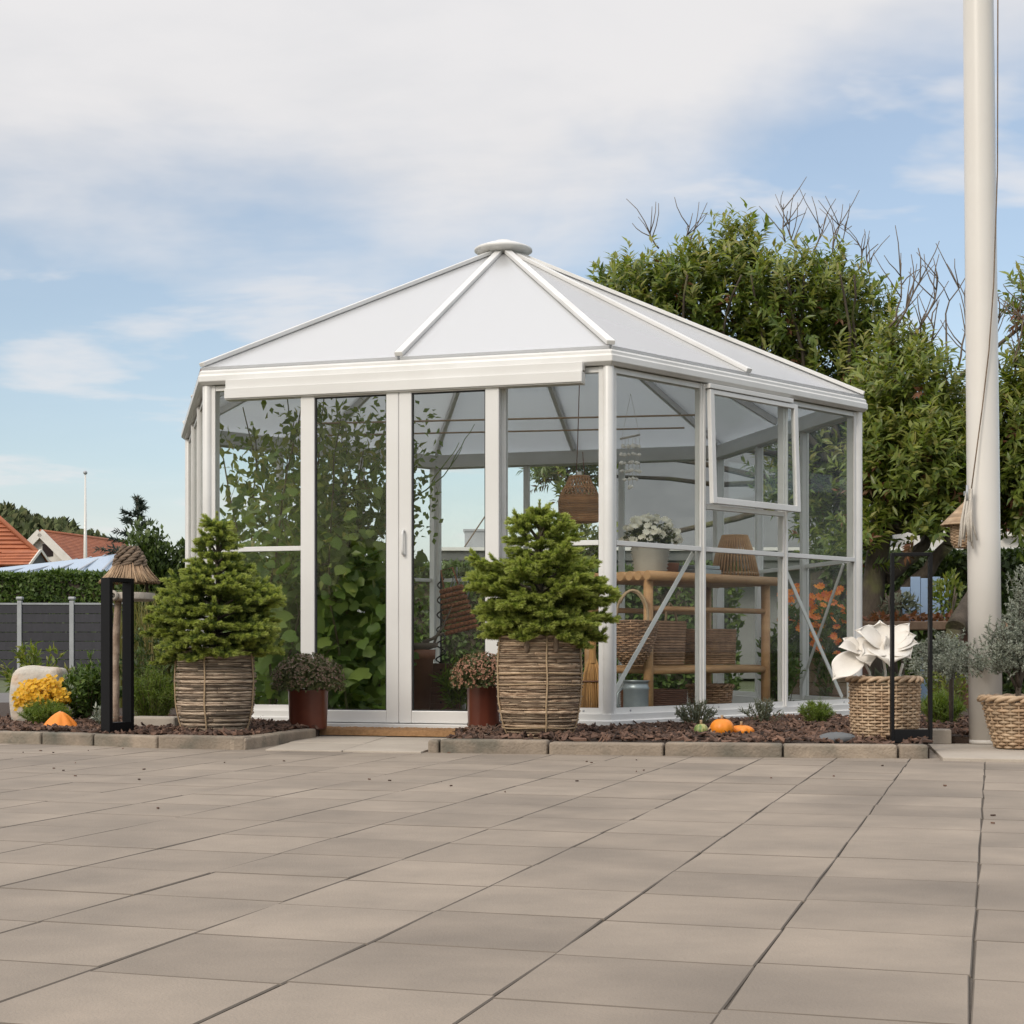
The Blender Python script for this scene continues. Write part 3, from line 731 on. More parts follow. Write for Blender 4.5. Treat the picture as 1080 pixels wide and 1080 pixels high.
# ---- houses
def at(px, py, Y): return P(px, py, Y)
def gable_house(name, label, ridge0, ridge1, eave_z, half, wall_m, roof_m, cat='house', front=True, over=.35, base=-.02, nc=18, up_=.25):
    """ridge0->ridge1: the ridge line; half: half the width across it"""
    r0, r1 = Vector(ridge0), Vector(ridge1); d = Vector((r1.x - r0.x, r1.y - r0.y, 0)).normalized(); s = Vector((d.y, -d.x, 0))
    t = thing(name, label, cat, ((r0.x + r1.x) / 2, (r0.y + r1.y) / 2, base))
    w = MB(); rz = r0.z; q = []
    prof = [(-half + over, base), (half - over, base), (half - over, eave_z), (0, rz - .14), (-half + over, eave_z)]
    a, b = r0 + d * .25, r1 - d * .25
    w.prism([Vector((a.x, a.y, 0)) + s * x + Vector((0, 0, z)) for x, z in prof], Vector((b.x - a.x, b.y - a.y, 0)))
    w.build('wall', wall_m, t)
    rf = MB(); drop = (rz - eave_z) / (half - over) * half
    for sg in (-1, 1):
        e = s * (sg * half) + Vector((0, 0, -drop)); nrm = Vector((s.x * sg * drop, s.y * sg * drop, half)).normalized() * .10
        n = 60                                                     # pantile courses as real ripples down the slope
        for i in range(nc):
            f0, f1 = i / nc, (i + 1) / nc + .2 / nc
            up = nrm * up_
            rf.hexa([r0 + e * f1, r1 + e * f1, r1 + e * f0, r0 + e * f0, r0 + e * f1 + nrm + up, r1 + e * f1 + nrm + up, r1 + e * f0 + nrm, r0 + e * f0 + nrm])
    ro = rf.build('roof', roof_m, t)
    rb = MB(); rb.tube([r0 + Vector((0, 0, .10)), r1 + Vector((0, 0, .10))], .13, 8); rb.build('ridge', roof_m, ro)
    return t, d, s
# tiled roof at the frame edge: a hip roof with a small glazed dormer
Yh = 80.0
t1 = thing('house', 'house whose big hipped orange tile roof carries a small white dormer', 'house', (at(-60, 600, Yh).x, Yh + 4, -.02))
ra, rb_ = at(-260, 510, Yh + 4.2), at(-42, 511, Yh + 4.2); ea, eb = at(-300, 606, Yh), at(63, 606, Yh); ec = Vector((at(22, 606, Yh + 8.4).x, Yh + 8.4, eb.z)); ed = Vector((ea.x, Yh + 8.4, ea.z))
def roof_courses(mb, a, b, c, d, n=22, lift=.10):   # eave a-b, top d-c
    a, b, c, d = map(Vector, (a, b, c, d)); nrm = (b - a).cross(d - a).normalized()
    for i in range(n):
        f0, f1 = i / n, (i + 1) / n
        p = [a.lerp(d, f0), b.lerp(c, f0), b.lerp(c, f1), a.lerp(d, f1)]
        mb.hexa([q - nrm * .05 for q in p] + [p[0] + nrm * lift, p[1] + nrm * lift, p[2] + nrm * .01, p[3] + nrm * .01])
mb = MB(); roof_courses(mb, ea, eb, rb_, ra); roof_courses(mb, eb, ec, rb_ + Vector((.01, 0, 0)), rb_); roof_courses(mb, ec, ed, ra, rb_)
r1o = mb.build('roof', M['tile'], t1)
mb = MB(); mb.tube([ra, rb_ + Vector((0, 0, .1)), eb + Vector((0, 0, .1))], .14, 8); mb.build('ridge', M['tile'], r1o)
mb = MB(); mb.prism([(ea.x + .4, Yh + .5, -.02), (eb.x - .4, Yh + .5, -.02), (eb.x - .4, Yh + 7.9, -.02), (ea.x + .4, Yh + 7.9, -.02)], (0, 0, ea.z - .02)); mb.build('wall', M['render'], t1)
da, db = at(4, 581, Yh + .9), at(43, 580.5, Yh - 1.6)
dd = (db - da).normalized(); ds = Vector((dd.y, -dd.x, 0)).normalized() * -1
hw = .62; zz = .75
mb = MB()
for sg in (-1, 1):
    e = ds * hw * sg + Vector((0, 0, -zz)); roof_courses(mb, *([da + e, db + e, db, da] if sg < 0 else [db + e, da + e, da, db]), n=5, lift=.06)
mb.build('dormer_roof', M['tile'], t1)
mb = MB(); mb.prism([db - dd * .12 + ds * (hw - .1) + Vector((0, 0, -zz - .02)), db - dd * .12 - ds * (hw - .1) + Vector((0, 0, -zz - .02)), db - dd * .12 + Vector((0, 0, -.08))], -dd * 2.0); dw = mb.build('dormer_wall', M['slate'], t1)
mb = MB()
for sg in (-1, 1): mb.bar(db + ds * hw * sg + Vector((0, 0, -zz)), db + Vector((0, 0, .02)), .10, .13, up=dd)
mb.build('bargeboard', M['render'], t1)
# white gable house behind it
t2, d2, s2 = gable_house('house', 'white gable-ended house with plain red roof in front of the hill', at(43, 562, 100), at(132, 573.5, 112), 6.1, 2.1, M['render'], M['tile'], over=.15)
g0 = at(43, 562, 100)
for nm, sg in (('bargeboard', -1), ('bargeboard', 1)):
    mb = MB(); e = s2 * (2.1 * sg) + Vector((0, 0, -(g0.z - 6.1) / 1.95 * 2.1)); mb.bar(g0 - d2 * .12 + Vector((0, 0, .02)), g0 - d2 * .12 + e, .1, .5, up=(0, 0, 1)); mb.build(nm, M['render'], t2)
mb = MB(); p = at(49, 574, 99.7); mb.box((p.x, 100.2, p.z - .35), (.75, .2, .8)); mb.build('window', M['dark'], t2)
mb = MB(); e1 = at(132, 573.5, 112); mb.tube([e1 + Vector((-.4, 0, .15)), e1 + s2 * .9 + Vector((0, 0, -.5)), e1 + s2 * 1.9 + Vector((0, 0, -1.8))], .16, 6); mb.build('roof_verge', M['render'], t2)
# pale blue lean-to roof
Yb = 55
tb = thing('carport', 'carport with sloping pale blue sheet roof beyond the hedge', 'carport', (at(70, 600, Yb).x, Yb, -.02))
a, b, c, d = at(-60, 607, Yb - 2), at(150, 604, Yb - 2), at(150, 580.5, Yb + 1.5), at(-60, 609, Yb + 1.5)
a, b, c, d = at(-90, 606, Yb), at(148, 601, Yb), at(148, 580.5, Yb + 6), at(15, 600, Yb + 6)
mb = MB(); mb.prism([a, b, c, d], (0, 0, -.08)); mb.build('roof', M['blueroof'], tb)
for i in range(9):
    f = (i + .5) / 9; mb = MB(); mb.bar(a.lerp(b, f) + Vector((0, 0, .02)), d.lerp(c, f) + Vector((0, 0, .02)), .06, .05); mb.build('roof_batten', M['steel'], tb)
mb = MB(); mb.bar(a + Vector((0, -.05, -.15)), b + Vector((0, -.05, -.15)), .08, .16); mb.build('fascia', M['fascia'], tb)
for f in (.05, .5, .95):
    q = a.lerp(b, f); mb = MB(); mb.bar((q.x, q.y, -.02), (q.x, q.y, q.z - .1), .12, .12, up=(0, 1, 0)); mb.build('post', M['steel'], tb)
# distant flagpole
q = at(90, 500, 70); tf = thing('flagpole', 'slim distant white flagpole in front of the red roof', 'flagpole', (q.x, 70, -.02))
mb = MB(); mb.tube([(q.x, 70, -.02), (q.x, 70, 4.6), (q.x, 70, q.z)], [.11, .085, .035], 10); mb.build('pole', M['polew'], tf)
mb = MB(); mb.blob((q.x, 70, q.z + .06), (.09, .09, .09), amp=0); mb.build('finial', M['steel'], tf)

# clipped hedge and charcoal fence
def hedge(name, label, x0, x1, y0, y1, z0, z1, n, m, L=.07, seed=1, cat='hedge'):
    core = MB(); rr = random.Random(seed); q = []
    core.box(((x0 + x1) / 2, (y0 + y1) / 2, (z0 + z1) / 2 - .06), (x1 - x0 - .16, max(.05, y1 - y0 - .16), z1 - z0 - .10))
    lv = Leaves(); ar = [(x1 - x0) * (z1 - z0), (x1 - x0) * (y1 - y0)]
    nf = int(n * ar[0] / (ar[0] + ar[1])); nt = n - nf
    f = np.stack([ru(x0, x1, nf), y0 + np.abs(nrg.normal(0, .07, nf)), ru(z0, z1, nf)], 1)
    f[:, 1] += .06 * np.sin(f[:, 0] * 5) * np.cos(f[:, 2] * 6)
    t = np.stack([ru(x0, x1, nt), ru(y0, y1, nt), z1 - np.abs(nrg.normal(0, .05, nt)) + .03 * np.sin(ru(0, 9, nt))], 1)
    t[:, 2] += .035 * np.sin(t[:, 0] * 3.7) * np.sin(t[:, 0] * 1.3)
    for p, o in ((f, (0, -.8, .25)), (t, (0, -.1, 1))):
        k = len(p); lv.add(p, rdir(k) * .8 + np.array(o) * .7, rdir(k) * .6 + np.array(o), ru(.6, 1.3, k) * L, ru(.6, 1.2, k) * L * .55, 'leaf')
    o = lv.build(name, m, origin=((x0 + x1) / 2, (y0 + y1) / 2, z0)); tag(o, label, cat)
    co = core.build('branch_mass', M['barkgrey'], o); return o
hx0, hx1 = at(-130, 0, 28).x, at(200, 0, 28).x
hedge('clipped_hedge', 'low clipped hedge rising behind the charcoal fence', hx0, hx1, 28, 29.2, -.03, at(0, 606, 28).z, 26000, M['hedge'], .10)
Yf = 25.7; fx0 = at(-45, 0, Yf).x
tfn = thing('board_fence', 'charcoal board fence with slim galvanised posts', 'fence', (at(60, 0, Yf).x, Yf, -.03))
posts = [-37, 21, 76, 131, 186]
for i, px in enumerate(posts):
    q = at(px, 633, Yf + .25 * i * .3)
    mb = MB(); mb.box((q.x, q.y, q.z / 2 - .02), (.075, .075, q.z + .02)); mb.build('post', M['steel'], tfn, bevel=.006)
    mb = MB(); mb.box((q.x, q.y, q.z + .03), (.105, .105, .05)); mb.build('post_cap', M['steel'], tfn, bevel=.012)
    if i < len(posts) - 1:
        q2 = at(posts[i + 1], 634, Yf + .25 * (i + 1) * .3); zt = q.z - .07
        mb = MB(); a, b = Vector((q.x + .04, q.y, 0)), Vector((q2.x - .04, q2.y, 0)); nb = 8
        for j in range(nb):
            z0, z1 = zt * j / nb + .004, zt * (j + 1) / nb - .006
            mb.bar(a + Vector((0, 0, (z0 + z1) / 2)), b + Vector((0, 0, (z0 + z1) / 2)), .03, z1 - z0)
        mb.build('panel', M['fence'], tfn)
        mb = MB(); mb.bar(a + Vector((0, 0, zt + .012)), b + Vector((0, 0, zt + .012)), .05, .03); mb.build('top_rail', M['steel'], tfn)

# bushes and trees on the left
def bush(name, label, c, s, n, m, L, Wd, cat='bush', trunk=None, shape='leaf', clumps=10, group=None, seed=1):
    rr = random.Random(seed); t = thing(name, label, cat, (c[0], c[1], trunk if trunk is not None else c[2] - s[2]), group)
    lv = Leaves()
    for i in range(clumps):
        d = Vector((rr.gauss(0, 1), rr.gauss(0, 1), rr.gauss(0, 1))).normalized() * rr.uniform(.25, .72)
        q = (c[0] + d.x * s[0], c[1] + d.y * s[1], c[2] + d.z * s[2]); k = rr.uniform(.35, .6)
        leaf_cloud(lv, n // clumps, ell(q, (s[0] * k, s[1] * k, s[2] * k)), L, Wd, shape, .45, c)
    lv.build('crown', m, t)
    mb = MB(); z0 = trunk if trunk is not None else c[2] - s[2]
    for i in range(5):
        e = (c[0] + rr.uniform(-.6, .6) * s[0], c[1] + rr.uniform(-.6, .6) * s[1], c[2] + rr.uniform(0, .7) * s[2])
        limb(mb, (c[0] + rr.uniform(-.05, .05), c[1], z0), e, .03 * s[2] + .012, .006, .12 * s[2], i)
    mb.build('trunk', M['barkgrey'], t); return t
q = at(168, 600, 21)
bush('garden_tree', 'round dark green bushy tree beside the greenhouse gable', (q.x, 21, q.z - .25), (.62, .5, .95), 11000, M['darkleaf'], .085, .045, 'tree', -.03, clumps=16, seed=3)
# far conifer with sweeping arms
q = at(143, 0, 62); tcf = thing('conifer_tree', 'dark ragged conifer on the skyline above the bushy tree', 'tree', (q.x, 62, 0)); lv = Leaves(); mb = MB(); rr = random.Random(4)
top = at(147, 524, 62).z; mb.tube([(q.x, 62, 0), (q.x + .1, 62, top)], [.16, .02], 6)
for i in range(34):
    z = top - .1 - 3.6 * (i / 34) ** 1.05; a = rr.uniform(0, 6.28); r0 = (top - z) * rr.uniform(.35, .62) + .1
    e = Vector((q.x + math.cos(a) * r0, 62 + math.sin(a) * r0, z + r0 * rr.uniform(.1, .4))); b = Vector((q.x + .05, 62, z)); mb.tube([b, b.lerp(e, .5) + Vector((0, 0, -.06)), e], [.03, .02, .008], 4)
    n = 60; f = nrg.uniform(.25, 1, n)[:, None]; pp = np.array(b)[None] * (1 - f) + np.array(e)[None] * f + rdir(n) * .06
    lv.add(pp, rdir(n) + np.array(e - b)[None] / r0, rdir(n), ru(.16, .3, n), .05, 'blade')
lv.build('crown', M['sprucefar'], tcf); mb.build('trunk', M['barkgrey'], tcf)

# tall yellowing grasses and shoots beside the greenhouse
def grasses(name, label, c, r0, h, n, m, wd=.012, lean=.35, cat='grass clump', seed=1, up=1.0):
    rg = np.random.default_rng(seed); lv = Leaves(); mb = MB()
    for i in range(n):
        a, q = rg.uniform(0, 6.28), r0 * math.sqrt(rg.uniform()); b = np.array([c[0] + q * math.cos(a), c[1] + q * math.sin(a), c[2]])
        L = h * rg.uniform(.55, 1.05); az = rg.uniform(0, 6.28); o = np.array([math.cos(az), math.sin(az), 0]) * lean * L * rg.uniform(.2, 1); k = 6; w0 = wd * rg.uniform(.6, 1.2)
        pts = [b + o * (j / k) ** 1.8 + np.array([0, 0, L * (math.sin(min(1, j / k) * 1.45 * up) / math.sin(1.45 * up))]) for j in range(k + 1)]
        sd = unit(np.cross(o, [0, 0, 1.0]) + rg.normal(size=3) * .15)
        vs = []
        for j, p in enumerate(pts):
            w = w0 * (1 - (j / k) ** 2) * .5 + .0006; vs += [p - sd * w, p + sd * w]
        mb.add(vs, [(2 * j, 2 * j + 1, 2 * j + 3, 2 * j + 2) for j in range(k)], True)
    o = mb.build(name, m, origin=c); tag(o, label, cat); return o
q = at(172, 0, 11.5)
grasses('tall_grass', 'tall yellowing arching grass between bird feeder and basket spruce', (q.x, 11.3, .03), .30, .86, 420, M['bambooleaf'], .013, .30, seed=8)
qa = at(140, 0, 10.6)

# back garden hedge seen through the greenhouse, low grey flat-roofed building and slate house
hedge('garden_hedge', 'uncut green hedge behind the greenhouse glass', -3.0, 2.2, 15.2, 16.3, -.03, 1.24, 22000, M['hedge'], .08, 2)
hedge('garden_hedge', 'dark hedge behind the plank bench and mossy trunk', 2.9, 9.0, 14.6, 15.8, -.03, 1.33, 26000, M['darkleaf'], .09, 3)
Yo = 24.0
to = thing('outbuilding', 'low flat-roofed outbuilding with deep grey fascia', 'building', (3.2, Yo + 2, -.03))
xa, xb = at(466, 0, Yo).x, 11.0; zt = at(0, 577, Yo).z
mb = MB(); mb.box(((xa + xb) / 2, Yo + 2.2, (zt - .3) / 2), (xb - xa - .5, 3.8, zt - .33)); mb.build('wall', M['greywall'], to)
mb = MB(); mb.box(((xa + xb) / 2, Yo + 2, zt - .15), (xb - xa, 4.6, .15)); mb.box(((xa + xb) / 2, Yo + 2, zt - .29), (xb - xa - .08, 4.5, .11)); mb.build('fascia', M['fascia'], to, bevel=.01)
mb = MB(); mb.box(((xa + xb) / 2, Yo + 2, zt - .05), (xb - xa + .06, 4.7, .05)); mb.build('roof_edge', M['alu'], to)
mb = MB(); q = at(508, 568, Yo); mb.box((q.x, Yo + .8, zt + .14), (.55, .5, .30)); mb.box((q.x, Yo + .8, zt + .30), (.6, .55, .03)); mb.build('roof_box', M['steel'], to)
mb = MB(); mb.tube([at(490, 577, Yo), at(530, 517, Yo)], .012, 5); mb.build('stay_wire', M['twig'], to)
Ys = 27.5
g_, _, _ = gable_house('house', 'grey slate-roofed house seen through the upper panes', at(638, 446, Ys + 3.5), at(905, 446, Ys + 3.5), 1.2, 4.4, M['render'], M['slate'], over=.2, base=-.03, nc=1, up_=0)
wh = thing('house', 'white rendered house with brown window behind the flagpole', 'house', (8.6, 31, -.03))
mb = MB(); x0, x1 = at(925, 0, 30).x, at(1300, 0, 30).x; z1 = at(0, 520, 30).z; mb.box(((x0 + x1) / 2, 33, z1 / 2), (x1 - x0, 6, z1)); mb.build('wall', M['render'], wh)
mb = MB(); mb.prism([(x0 - .3, 29.7, z1), (x0 - .3, 36.3, z1), (x0 - .3, 33, z1 + 1.2)], (x1 - x0 + .6, 0, 0)); mb.build('roof', M['slate'], wh)
for px0, px1 in ((1059, 1110),):
    a, b = at(px0, 522, 30), at(px1, 561, 30)
    mb = MB(); mb.box(((a.x + b.x) / 2, 29.99, (a.z + b.z) / 2), (b.x - a.x, .10, a.z - b.z)); w = mb.build('window', M['brown'], wh)
    mb = MB()
    for f in (.22, .72): mb.box((a.x + (b.x - a.x) * f, 29.93, (a.z + b.z) / 2), ((b.x - a.x) * .36, .04, (a.z - b.z) * .86))
    mb.build('pane', M['dark'], w)
    mb = MB(); mb.box(((a.x + b.x) / 2, 29.92, b.z - .05), (b.x - a.x + .2, .22, .08)); mb.build('window_sill', M['render'], wh)

# ---- the laurels on the right
def laurel(name, label, clumps, base, m, n_shoot, nper, slen, L, Wd, seed, limbs, twigs=()):
    rr = random.Random(seed); t = thing(name, label, 'tree', base); lv = Leaves(); dl = Leaves()
    cc = np.mean([c[0] for c in clumps], 0)
    tot = sum(c[1][0] * c[1][2] for c in clumps)
    nl = Leaves()
    for c, s in clumps:
        k = int(n_shoot * s[0] * s[2] / tot); dd = rdir(k); r = nrg.uniform(.1, 1, k) ** .5 * nrg.choice([1, 1, 1, 1.12, 1.28], k); p = np.array(c) + dd * r[:, None] * np.array(s); d = dd * .7 + np.array([0, -.15, .8]) + rdir(k) * .55
        new = (r > .72) & (dd[:, 2] > -.2) & (nrg.uniform(0, 1, k) < .5)
        shoots(lv, p[~new], d[~new], nper, slen, L, Wd)
        if new.any(): shoots(nl, p[new], d[new] + np.array([0, 0, .4]), nper, slen * 1.25, L * 1.05, Wd)
        kd = max(2, k // 11); p = ell(c, np.array(s) * .85)(kd); shoots(dl, p, rdir(kd) + np.array([0, 0, -.3]), 10, slen, L * .8, Wd * .8)
    nl.build('young_shoots', M['laurelnew'], t)
    lv.build('crown', m, t); dl.build('dead_leaves', M['dryleaf'], t)
    mb = MB()
    for (a, b, r0, r1, sag) in limbs: limb(mb, a, b, r0, r1, sag, rr.randint(0, 999), 8, 9)
    for c, s in clumps:
        a = Vector(limbs[0][1]); limb(mb, a, c, .045, .012, .25, rr.randint(0, 999), 6, 6)
        for _ in range(5): limb(mb, c, Vector(c) + Vector((rr.uniform(-.8, .8) * s[0], rr.uniform(-.8, .8) * s[1], rr.uniform(0, .9) * s[2])), .014, .005, .1, rr.randint(0, 999), 4, 5)
    mb.build('trunk', M['barkgrey'], t)
    if twigs:
        for (px, py, Y, hgt, ln) in twigs:
            tw = MB(); b = at(px, py, Y); tip = b + Vector((ln, rr.uniform(-.2, .2), hgt)); pts = limb(tw, b, tip, .010, .004, .10, rr.randint(0, 999), 6, 5)
            for q in range(rr.randint(3, 6)):
                p = pts[rr.randint(1, 5)]; limb(tw, p, p + Vector((rr.uniform(-.26, .26), rr.uniform(-.1, .1), rr.uniform(.15, .42))), .006, .003, .03, rr.randint(0, 999), 3, 4)
            tw.build('bare_twig', M['twig'], t)
    return t
Y1 = 16.5
def cl(px, py, Y, rx, rz, ry=None):
    q = at(px, py, Y); return ((q.x, q.y, q.z), (rx * Y / F, ry or rx * Y / F, rz * Y / F))
cl1 = [cl(672, 305, Y1, 42, 40), cl(655, 290, Y1 + .3, 24, 26), cl(722, 300, Y1 - .2, 38, 48), cl(775, 290, Y1, 42, 52), cl(782, 250, Y1, 18, 30), cl(735, 268, Y1, 16, 20), cl(690, 276, Y1, 14, 16), cl(828, 300, Y1 - .3, 44, 46), cl(872, 300, Y1, 42, 38), cl(905, 322, Y1, 30, 36),
       cl(700, 370, Y1 + .4, 60, 40), cl(790, 380, Y1 + .2, 60, 50), cl(870, 375, Y1, 55, 50), cl(905, 400, Y1, 34, 50), cl(600, 480, Y1 + 1.2, 34, 30), cl(585, 450, Y1 + 1.2, 40, 22), cl(640, 430, Y1 + 1.0, 50, 30), cl(850, 480, Y1 + .3, 48, 40), cl(880, 530, Y1 + .3, 40, 34), cl(610, 560, Y1 + 1, 30, 22)]
b1 = at(916, 0, Y1); b1 = Vector((b1.x, Y1, -.03))
tw1 = [(695, 262, Y1, .16, -.1), (722, 262, Y1, .2, .02), (738, 265, Y1, .1, -.08), (828, 255, Y1, .42, .0), (840, 262, Y1, .38, -.1), (858, 265, Y1, .32, .12), (880, 270, Y1, .32, .08), (893, 275, Y1, .36, .05), (905, 285, Y1, .28, -.04), (918, 290, Y1, .3, .06)]
cl1 = [((c[0], c[1], c[2] - .24), (r[0] * .88, r[1] * .9, r[2] * .9)) for c, r in cl1]
laurel('laurel_tree', 'tall dense laurel tree rising behind the greenhouse roof', cl1, b1, M['laurel'], 3000, 13, .27, .112, .037, 11,
       [(b1, at(905, 520, Y1), .12, .075, .15), (at(905, 520, Y1), at(790, 400, Y1), .07, .03, .3), (at(905, 520, Y1), at(880, 380, Y1), .06, .03, .2), (at(880, 480, Y1), at(700, 380, Y1 + .3), .05, .02, .3)] +
       [(at(x, 470, Y1), at(x + d, 290, Y1 - .7), .022, .010, .15) for x, d in ((770, 12), (800, -8), (838, 10), (850, -22), (872, 14), (905, -4), (735, -10))], tw1)
Y2 = 13.2
cl2 = [cl(960, 395, Y2, 44, 46), cl(948, 350, Y2 + .2, 20, 24), cl(1000, 445, Y2, 42, 34), cl(930, 450, Y2, 36, 50), cl(975, 470, Y2 - .2, 52, 46), cl(930, 510, Y2, 28, 34), cl(992, 518, Y2, 42, 24), cl(1065, 425, Y2, 50, 46), cl(1085, 480, Y2, 60, 50), cl(1110, 380, Y2, 40, 50), cl(1040, 480, Y2 + .3, 50, 50), cl(1090, 540, Y2 + .2, 30, 24), cl(1095, 300, Y2 + .2, 20, 26), cl(912, 575, Y2 - .2, 14, 20), cl(972, 560, Y2 - .3, 20, 12)]
b2 = at(924, 0, Y2); b2 = Vector((b2.x, Y2, -.03))
tw2 = [(938, 345, Y2, .5, .06), (945, 345, Y2, .62, .14), (958, 360, Y2, .55, .2), (985, 370, Y2, .40, .0), (1000, 385, Y2, .75, .16), (1010, 390, Y2, .55, .1), (975, 380, Y2, .35, -.05), (1062, 400, Y2, .7, .12), (1070, 400, Y2, .55, .2), (1078, 400, Y2, .6, -.05), (1055, 390, Y2, .5, -.05), (1020, 390, Y2, .7, -.1)]
cl2 = [((c[0], c[1], c[2] - (.24 if c[2] > 2 else .03)), (r[0] * .86, r[1] * .9, r[2] * .88)) for c, r in cl2]
laurel('laurel_tree', 'lower loose laurel tree with mossy forked trunk near the flagpole', cl2, b2, M['laurel2'], 2500, 13, .25, .10, .033, 12,
       [(b2, at(930, 560, Y2), .11, .09, .08), (at(932, 648, Y2), at(1000, 575, Y2 - .3), .075, .05, .12), (at(936, 610, Y2), at(985, 560, Y2 + .2), .06, .045, .1), (at(1000, 575, Y2 - .3), at(1060, 480, Y2), .045, .02, .2), (at(985, 560, Y2 + .2), at(990, 440, Y2), .05, .02, .15), (at(930, 560, Y2), at(945, 400, Y2), .07, .02, .15)], tw2)
# ================================================================== things in front of the greenhouse
def arr(v): return np.array(v, float)
# ---- spruces in twig-wrapped tubs
def spruce(t, base, H, prof, seed, n_whorl=11, per=8, m='spruce'):
    """prof: list of (height fraction, radius)"""
    rr = random.Random(seed); rg = np.random.default_rng(seed); lv = Leaves(); tw = MB(); bx, by, bz = base; tp = Leaves()
    hs = [p[0] for p in prof]; rs = [p[1] for p in prof]
    def twig(a, b, r=.021):
        a, b = Vector(a), Vector(b); L = (b - a).length
        tw.tube([a, b], [.0035, .0018], 4, caps=False)
        n = int(L * 1900) + 40; f = rg.uniform(0, 1.0, n); d = arr((b - a).normalized())
        side = unit(np.cross(d[None], rdir(n))); p = arr(a)[None] + f[:, None] * arr(b - a)[None]
        dirs = side * (1.0 - .55 * f[:, None] ** 3) + d * (.55 + .5 * f[:, None] ** 2)
        ln = rg.uniform(.8, 1.15, n) * r; nn = rdir(n); k = f > .58
        lv.add(p[~k], dirs[~k], nn[~k], ln[~k], .0062, 'needle'); tp.add(p[k], dirs[k], nn[k], ln[k], .0062, 'needle')
    tw.tube([(bx, by, bz - .1), (bx + .005, by, bz + H * .5), (bx, by, bz + H)], [.018, .010, .004], 7)
    for w in range(n_whorl):
        fr = (w + .3) / (n_whorl + .2); zz = bz + H * (fr ** 1.0) * .93; Rw = float(np.interp(fr, hs, rs))
        k = max(4, int(per * (1 - fr * .6))); a0 = rr.uniform(0, 6.28)
        for i in range(k):
            a = a0 + 6.283 * i / k + rr.uniform(-.22, .22); L = Rw * rr.uniform(.82, 1.08)
            rise = (-.08 + fr * .95) * L + rr.uniform(-.03, .045)
            o = Vector((math.cos(a), math.sin(a), 0)); s = Vector((-o.y, o.x, 0)); b = Vector((bx, by, zz + rr.uniform(-.028, .028) * (1 - fr))); tip = b + o * L + Vector((0, 0, rise))
            mid = b + o * L * .5 + Vector((0, 0, rise * .5 + .02)); tw.tube([b, mid, tip], [.006, .004, .002], 5, caps=False)
            twig(b.lerp(tip, .55), tip)
            nt = max(2, int(L / .055))
            for j in range(nt):
                f = .25 + .70 * (j + .5) / nt; q = b.lerp(mid, f * 2) if f < .5 else mid.lerp(tip, f * 2 - 1)
                for sg in (-1, 1):
                    l2 = (.05 + L * (1 - f) * .50) * rr.uniform(.75, 1.15)
                    e = q + (o * .72 + s * sg * .78).normalized() * l2 + Vector((0, 0, l2 * rr.uniform(-.18, .22)))
                    twig(q, e)
                    if l2 > .09:
                        m2 = q.lerp(e, .55); twig(m2, m2 + (o * .9 - s * sg * .35).normalized() * l2 * .5 + Vector((0, 0, rr.uniform(-.01, .02))))
                if rr.random() < .45: twig(q, q + (o * .5 + Vector((0, 0, 1)) * .6).normalized() * .06)
    twig((bx, by, bz + H * .80), (bx, by, bz + H), .016)
    co = lv.build('crown', M[m], t); tp.build('young_tips', M['sprucetip'], co); tw.build('trunk', M['barkgrey'], t)
def tub(t, c, h, prof, seed, cords, hoop=None, m='reed'):
    rr = random.Random(seed); mb = MB(); core = MB(); cx, cy, cz = c
    zs = [p[0] for p in prof]; rs = [p[1] for p in prof]
    core.lathe([(0.0, .01)] + [(float(np.interp(z, zs, rs)) - .012, z) for z in np.linspace(.005, h, 10)] + [(float(rs[-1]) - .03, h), (float(rs[-1]) - .04, h - .06), (0, h - .06)], c, 40)
    z = .006
    while z < h:
        r0 = rr.choice((.002, .003, .004, .005, .006, .0085)); rad = float(np.interp(z, zs, rs)) + rr.uniform(-.006, .003)
        # each course is several lengths of split twig that overlap a little
        a = rr.uniform(0, 6.28); end = a + 6.283
        while a < end:
            da = rr.uniform(.6, 2.2); k = max(4, int(da / .16)); tilt = rr.uniform(-.004, .004)
            mb.tube([(cx + (rad + rr.uniform(-.001, .001)) * math.cos(a + da * i / k), cy + rad * math.sin(a + da * i / k), cz + z + tilt * (i / k - .5)) for i in range(k + 1)], [r0 * rr.uniform(.7, 1.1) for _ in range(k + 1)], 5)
            a += da - .05
        z += r0 * 1.7
    tb = mb.build('tub', M[m], t); core.build('liner', M[m], t)
    for a in cords:
        cm = MB(); cm.tube([(cx + (float(np.interp(z, zs, rs)) + .007) * math.cos(a + .01 * math.sin(z * 30)), cy + (float(np.interp(z, zs, rs)) + .007) * math.sin(a), cz + z) for z in np.linspace(.0, h, 14)], .0042, 6); cm.build('cord', M['twine'], tb)
    if hoop:
        for hz_ in hoop:
            cm = MB(); r0 = float(np.interp(hz_, zs, rs)) + .006; cm.tube([(cx + r0 * math.cos(a), cy + r0 * math.sin(a), cz + hz_ + .003 * math.sin(3 * a)) for a in np.linspace(0, 6.283, 41)[:-1]], .0035, 5, closed=True); cm.build('hoop', M['twine'], tb)
    return tb
ca = Vector(((226 - 540) * 7.62 / F, 7.66, BZ)); ps1 = thing('potted_spruce', 'small spruce in the greyer twig-wrapped tub left of the glass doors', 'potted tree', ca, 'spruces in twig-wrapped tubs')
tub(ps1, ca, .42, [(0, .144), (.05, .166), (.14, .184), (.26, .190), (.36, .184), (.42, .174)], 31, [-1.66, -2.9, -.25], (.02,), 'reedgrey')
